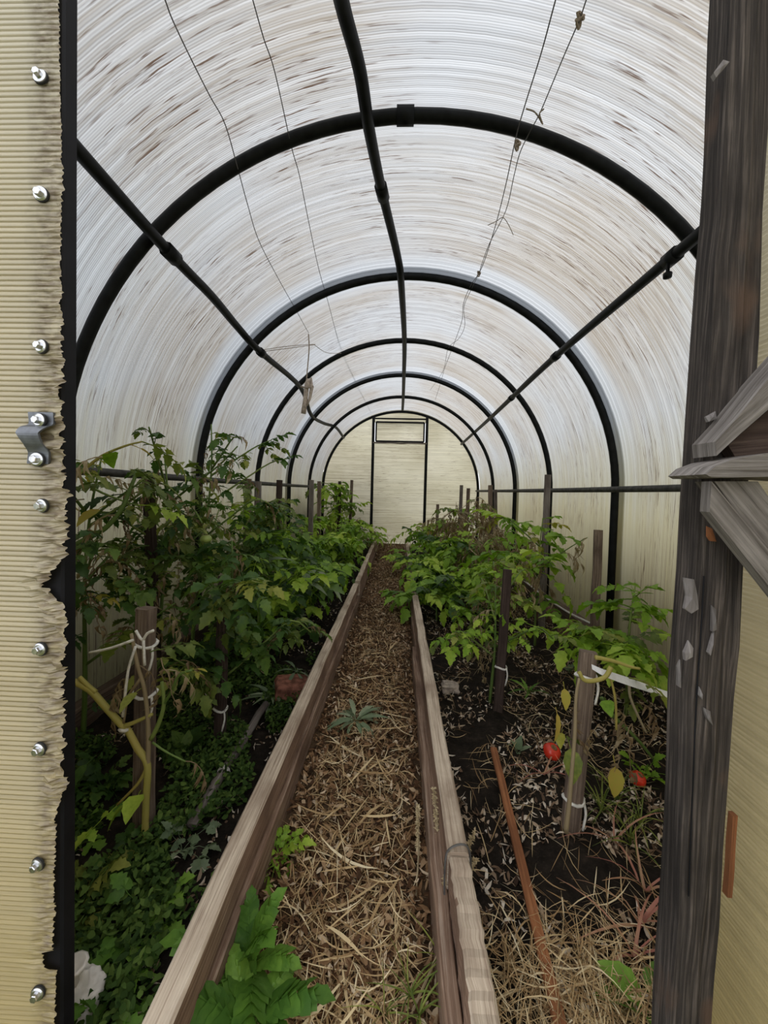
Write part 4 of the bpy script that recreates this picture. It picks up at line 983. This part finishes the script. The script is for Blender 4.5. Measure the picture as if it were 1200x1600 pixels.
def lump(name, label, cat, p, dims, mat, seed, rough=.12, tilt=(0, 0, 0)):
    bm = bmesh.new(); bmesh.ops.create_cube(bm, size=1); bmesh.ops.bevel(bm, geom=bm.edges[:], offset=.12, segments=2, affect='EDGES', profile=.6)
    bmesh.ops.subdivide_edges(bm, edges=bm.edges[:], cuts=2, use_grid_fill=True)
    for v in bm.verts:
        k = 1 + rough * mnoise.noise(v.co * 3 + Vector((seed, 0, 0))) * 2
        v.co = Vector((v.co.x * dims[0], v.co.y * dims[1], v.co.z * dims[2])) * k
    me = bpy.data.meshes.new(name); bm.to_mesh(me); bm.free(); me.materials.append(M[mat])
    o = link(name, me, None, p, tilt); return tag(o, label, cat)
q = G(457, 1088); lump('brick', 'worn red brick half lying under a wilted weed by the path edging', 'brick', (q.x, q.y, .035), (.15, .12, .075), 'brick', 1, .08, (.05, .1, .3))
q = G(703, 1078); lump('stone', 'pale grey stone beside the edging near the knee-high tomato', 'stone', (q.x, q.y, .012), (.07, .06, .035), 'cloth', 4, .2)
for k, (px, py, dx) in enumerate([(846, 968, .16), (882, 993, .14), (916, 1016, .15)]):
    q = G(px, py); lump('soil_clod', 'crumbly reddish clod of earth against the rotten sill', 'clod', (q.x + .03, q.y, .03), (dx * .8, .12, .11), 'stone', 7 + k, .2)['group'] = 'clods against the sill'
# bag at the lower left
q = G(112, 1600)
bgx = empty('plastic_bag', (q.x, q.y, 0), 'crumpled white plastic bag on the soil beside the black door frame bar', 'bag')
bm = bmesh.new(); bmesh.ops.create_icosphere(bm, subdivisions=5, radius=1)
for v in bm.verts:
    k = 1 + .22 * mnoise.noise(v.co * 2.2) + .12 * abs(mnoise.noise(v.co * 6 + Vector((3, 1, 0))))
    z = v.co.z; taper = 1.0 if z < .2 else 1 - .45 * (z - .2)
    v.co = Vector((v.co.x * .042 * taper, v.co.y * .04 * taper, (z + .86) * .045)) * k
me = bpy.data.meshes.new('bag_body'); bm.to_mesh(me); bm.free(); me.materials.append(M['bag']); me.polygons.foreach_set('use_smooth', [True] * len(me.polygons))
link('bag_body', me, bgx, (0, 0, 0)); link('bag_neck', MB().lathe([(.012, 0), (.01, .012), (.022, .03), (.017, .032), (.004, .016)], 11, (0.003, 0, .074)).mesh('bag_neck', M['bag'], True), bgx, (0, 0, 0))

# ------------------------------------------------------------------ weeds
def rosette(name, label, cat, p, kind, mat, n, size, up=(.1, .8), group=None, zz=None):
    p = Vector(p); e = empty(name, p, label, cat, group)
    for i in range(n):
        link('leaf', leafmesh(kind, mat), e, (0, 0, 0.004), (random.uniform(-.3, .3), -random.uniform(*up), i * 2.399 + random.uniform(-.3, .3)), size * random.uniform(.7, 1.15))
    return e
def GP(px, py): q = G(px, py, .045); return (q.x, q.y, .045)
def GS(px, py): q = G(px, py, .0); return (q.x, q.y, float(hs(q.x, q.y)))
rosette('wilted_weed', 'wilted grey-green weed lying flat across the straw path', 'weed', GP(556, 1128), 'narrow', 'sage', 22, .13, (-.05, .45))
rosette('broad_weed', 'large bright green jagged weed in front of the edging by the doorway', 'weed', (-.245, .655, .05), 'lobed', 'weed', 8, .14, (.5, 1.35))
rosette('broad_weed', 'smaller green jagged weed rooted under the larger one by the doorway', 'weed', (-.215, .575, .05), 'lobed', 'weed', 7, .13, (.3, 1.0))
rosette('feathery_weed', 'small feathery bright green weed against the edging on the path', 'weed', (-.262, .88, .04), 'tom', 'fresh', 9, .09, (.3, 1.2))
rosette('wilted_weed', 'grey-green wilted weed lying beside the red brick', 'weed', GS(428, 1092), 'narrow', 'sage', 24, .15, (.1, .8))
rosette('wilted_weed', 'pale wilted weed draped over the red brick', 'weed', (*GS(462, 1078)[:2], .08), 'narrow', 'sage', 8, .13, (-.4, .2))
rosette('green_weed', 'dark pointed weed on the soil behind the orange-brown lath', 'weed', GS(826, 1085), 'narrow', 'weed', 8, .10, (.4, 1.2))
rosette('seedling', 'small wilting seedling on bare soil near the ripe tomato', 'seedling', GS(808, 1175), 'simple', 'sage', 5, .06, (.6, 1.4))
rosette('seedling', 'round-leaved seedling behind the short brown stake', 'seedling', GS(890, 1050), 'broad', 'sage', 5, .06, (.4, 1.2))
rosette('green_weed', 'fresh green leaves covering the dark red tomato', 'weed', (*GS(1005, 1222)[:2], .01), 'lush', 'fresh', 6, .09, (.4, 1.2))
rosette('green_weed', 'big smooth green leaf shoot at the foot of the door post', 'weed', (.47, .66, 0), 'broad', 'weed', 5, .10, (.2, .9))
rosette('green_weed', 'pale veined potato shoot beside the fallen grey pole', 'weed', GS(285, 1335), 'lush', 'sage', 6, .10, (.3, 1.1))
rosette('green_weed', 'leafy shoot growing in the chickweed below the withered stems', 'weed', GS(200, 1360), 'lush', 'dark', 12, .10, (.2, 1.0))
rosette('green_weed', 'leafy shoot growing in the chickweed beside the white bag', 'weed', GS(150, 1480), 'lush', 'dark', 11, .10, (.2, 1.0))
rosette('green_weed', 'leafy shoot at the foot of the black door frame bar', 'weed', GS(135, 1400), 'tom', 'olive', 12, .13, (.2, 1.1))
rosette('green_weed', 'broad dark weed in the shade behind the brown stake', 'weed', GS(160, 1230), 'tom', 'dark', 14, .13, (.2, 1.1))
rosette('green_weed', 'broad dark weed in the shade below the tall tomatoes', 'weed', GS(290, 1180), 'broad', 'dark', 10, .10, (.2, 1.1))
for (px, py, nm_) in ((125, 1290, 'tangled weed between the chickweed and the black door frame bar'), (235, 1440, 'weed shoot with bright leaves in the open chickweed'), (165, 1570, 'weed shoot with bright leaves next to the white bag')):
    rosette('green_weed', nm_, 'weed', GS(px, py), 'lush', 'weed', 9, .11, (.2, 1.1))
for (px, py) in ((940, 1270), (965, 1255), (1000, 1290), (985, 1320)):
    rosette('grass_tuft', 'green grass tuft mixed with dry stalks near the short brown stake', 'grass', GS(px, py), 'blade', 'olive', 13, .13, (.1, 1.3), 'grass tufts near the stake')
for (px, py, n_) in ((1000, 1455, 9), (1008, 1400, 6), (990, 1500, 6), (850, 1210, 5), (960, 1320, 5)):
    rosette('red_grass', 'reddish dry grass blades spread over the dark soil', 'grass', GS(px, py), 'blade', 'redgrass', n_, .17, (-.1, .7), 'reddish grass on the soil')
for (px, py) in ((640, 1560), (690, 1500), (600, 1590), (655, 1590)):
    rosette('grass_tuft', 'green grass tuft growing in the straw of the path by the doorway', 'grass', GP(px, py), 'blade', 'olive', 9, .08, (.1, 1.0), 'grass tufts in the path')
for (px, py) in ((600, 860), (618, 866), (640, 868), (585, 868), (655, 862)):
    rosette('grass_tuft', 'pale dry grass tuft at the far end of the path', 'grass', GP(px, py), 'blade', 'dry', 26, .24, (.6, 1.4), 'dry tufts at the path end')
# dry seed heads leaning on the right edging
def seedhead(label, p, h, az, tilt):
    e = empty('seed_head', p, label, 'seed head', 'dry seed heads at the edging')
    d = Vector((math.cos(az) * math.sin(tilt), math.sin(az) * math.sin(tilt), math.cos(tilt)))
    link('stalk', MB().tube([d * 0, d * h * .5 + Vector((.004, 0, 0)), d * h], .0022, 5).mesh('stalk', M['stemd']), e, (0, 0, 0))
    mb = MB()
    for k in range(150):
        t = random.uniform(.5, 1.05); c = d * h * t; a = random.uniform(0, 2 * PI)
        s = Vector((math.cos(a), math.sin(a), random.uniform(-.2, 1))).normalized(); L = .005 + .006 * random.random()
        leaflet(mb, c, s, (0, 0, 1), L, L * .5, .2, .3, 2, 0)
    o = link('seed_tuft', mb.mesh('seed_tuft', M['seed']), e, (0, 0, 0)); o['kind'] = 'stuff'
for (px, py, h, az, tl) in ((668, 1165, .12, 1.5, .5), (675, 1200, .13, 1.2, .4), (690, 1420, .2, 1.6, .9), (672, 1480, .2, .9, 1.0), (640, 1590, .24, .9, 1.15), (680, 1540, .16, 1.3, .9), (650, 1400, .17, 1.5, 1.2)):
    seedhead('dry straw-coloured seed head leaning on the plank edging of the path', GP(px, py), h, az, tl)

# ------------------------------------------------------------------ litter (nobody could count it)
def bits(name, label, cat, xy, hf, L, Wd, mat, curl=.5, lift=.012, tilt=.35, rows=4, parent=None):
    n = len(xy); x, y = xy[:, 0], xy[:, 1]
    z = hf(x, y) + rng.uniform(0.001, lift, n)
    L = rng.uniform(*L, n); Wd = rng.uniform(*Wd, n); yaw = rng.uniform(0, 2 * PI, n); pit = rng.normal(0, tilt, n); cu = rng.normal(0, curl, n); rol = rng.normal(0, .5, n)
    V = np.zeros((n, rows, 2, 3))
    for r in range(rows):
        t = r / (rows - 1) - .5; w = Wd * (1 - (2 * abs(t)) ** 2 * .85) * .5
        lx = L * t; lz = cu * L * (t * t * 2) * .8; ly0 = cu * L * .35 * t * t * np.sign(rol)
        for k, sg in enumerate((-1, 1)):
            ly = ly0 + sg * w * np.cos(rol); lz2 = lz + sg * w * np.sin(rol)
            px = lx * np.cos(pit) - lz2 * np.sin(pit); pz = lx * np.sin(pit) + lz2 * np.cos(pit)
            V[:, r, k, 0] = x + px * np.cos(yaw) - ly * np.sin(yaw); V[:, r, k, 1] = y + px * np.sin(yaw) + ly * np.cos(yaw); V[:, r, k, 2] = z + pz
    zmin = V[..., 2].min(axis=(1, 2)); V[..., 2] += np.maximum(0, hf(x, y) - .003 - zmin)[:, None, None]
    idx = np.arange(n)[:, None] * rows * 2
    Fs = np.concatenate([np.stack([idx[:, 0] + 2 * r, idx[:, 0] + 2 * r + 1, idx[:, 0] + 2 * r + 3, idx[:, 0] + 2 * r + 2], -1) for r in range(rows - 1)])
    me = bpy.data.meshes.new(name); me.from_pydata(V.reshape(-1, 3).tolist(), [], Fs.tolist()); me.materials.append(mat); me.update()
    return tag(link(name, me, parent), label, cat, None, 'stuff')
def scatter(n, x0, x1, y0, y1, bias=1.6):
    t = rng.random(n) ** bias
    return np.stack([rng.uniform(x0, x1, n), y0 + (y1 - y0) * t], -1)
def thin(xy, f, sc=5.0):
    # keep points where a smooth pattern is high: litter lies in drifts
    v = np.array([mnoise.noise(Vector((p[0] * sc, p[1] * sc, 2.2))) for p in xy]); return xy[v > f]
B_path = bitsmat('dry_path_litter', [(0, (.04, .020, .010)), (.35, (.13, .065, .030)), (.65, (.27, .155, .075)), (.88, (.48, .33, .19)), (1, (.74, .61, .44))])
B_straw = bitsmat('straw_stalks', [(0, (.22, .13, .06)), (.4, (.46, .31, .15)), (.8, (.70, .54, .30)), (1, (.82, .71, .48))])
B_bed = bitsmat('pale_fallen_leaf_bits', [(0, (.06, .035, .022)), (.35, (.22, .14, .085)), (.65, (.50, .38, .26)), (1, (.86, .78, .66))])
B_chick = bitsmat('chickweed_leaves', [(0, (.025, .055, .012)), (.5, (.06, .115, .022)), (1, (.14, .22, .045))], .25)
px0, px1 = PL + .015, PR - .02
bits('path_litter', 'dry brown leaf litter covering the narrow path', 'litter', scatter(15000, px0, px1, .54, 6.2), hp, (.012, .034), (.004, .012), B_path, .5, .02, .4)
bits('path_straw', 'loose straw and dry stalks strewn over the narrow path', 'straw', scatter(3600, px0 + .045, px1 - .045, .54, 6.1, 2.2), hp, (.03, .11), (.0012, .003), B_straw, .35, .028, .16, 6)
bits('long_stalks', 'thick dry stalks lying in the path straw by the doorway', 'straw', scatter(170, px0 + .09, px1 - .09, .54, 2.2), hp, (.08, .17), (.004, .007), B_straw, .12, .03, .1, 6)
xr_ = thin(scatter(15000, PR + .05, X0 + 1.16, .54, 5.5), -.12)
bits('bed_litter', 'pale dry leaf bits scattered on the dark soil of the red tomato bed', 'litter', xr_, hs, (.010, .034), (.003, .011), B_bed, .7, .012, .4)
bits('bed_straw', 'dry grass and thin stalks strewn on the red tomato bed', 'straw', thin(scatter(2600, PR + .11, X0 + 1.08, .54, 4.5), -.05, 4), hs, (.04, .14), (.001, .0026), B_straw, .5, .03, .25, 6)
bits('straw_pile', 'bright straw heaped on the soil by the doorway', 'straw', np.stack([rng.normal(.36, .12, 1500).clip(PR + .06, .7), rng.normal(.66, .07, 1500).clip(.53, .9)], -1), hs, (.03, .10), (.0012, .003), B_straw, .5, .035, .25, 6)
bits('bed_litter', 'pale dry leaf bits scattered on the dark soil of the tall tomato bed', 'litter', thin(scatter(5200, X0 - 1.2, PL - .06, .54, 5.2), -.05), hs, (.008, .026), (.003, .009), B_bed, .7, .012, .4)
ck = thin(scatter(26000, X0 - 1.2, PL - .08, .54, 2.0, 1.1), -.12, 4.0)
ck = ck[(ck[:, 0] < -.42) | (rng.random(len(ck)) < .35)]
bits('chickweed_carpet', 'low dark green chickweed carpet under the tall tomatoes', 'chickweed', ck, hs, (.010, .024), (.007, .014), B_chick, .3, .055, .5, 4)
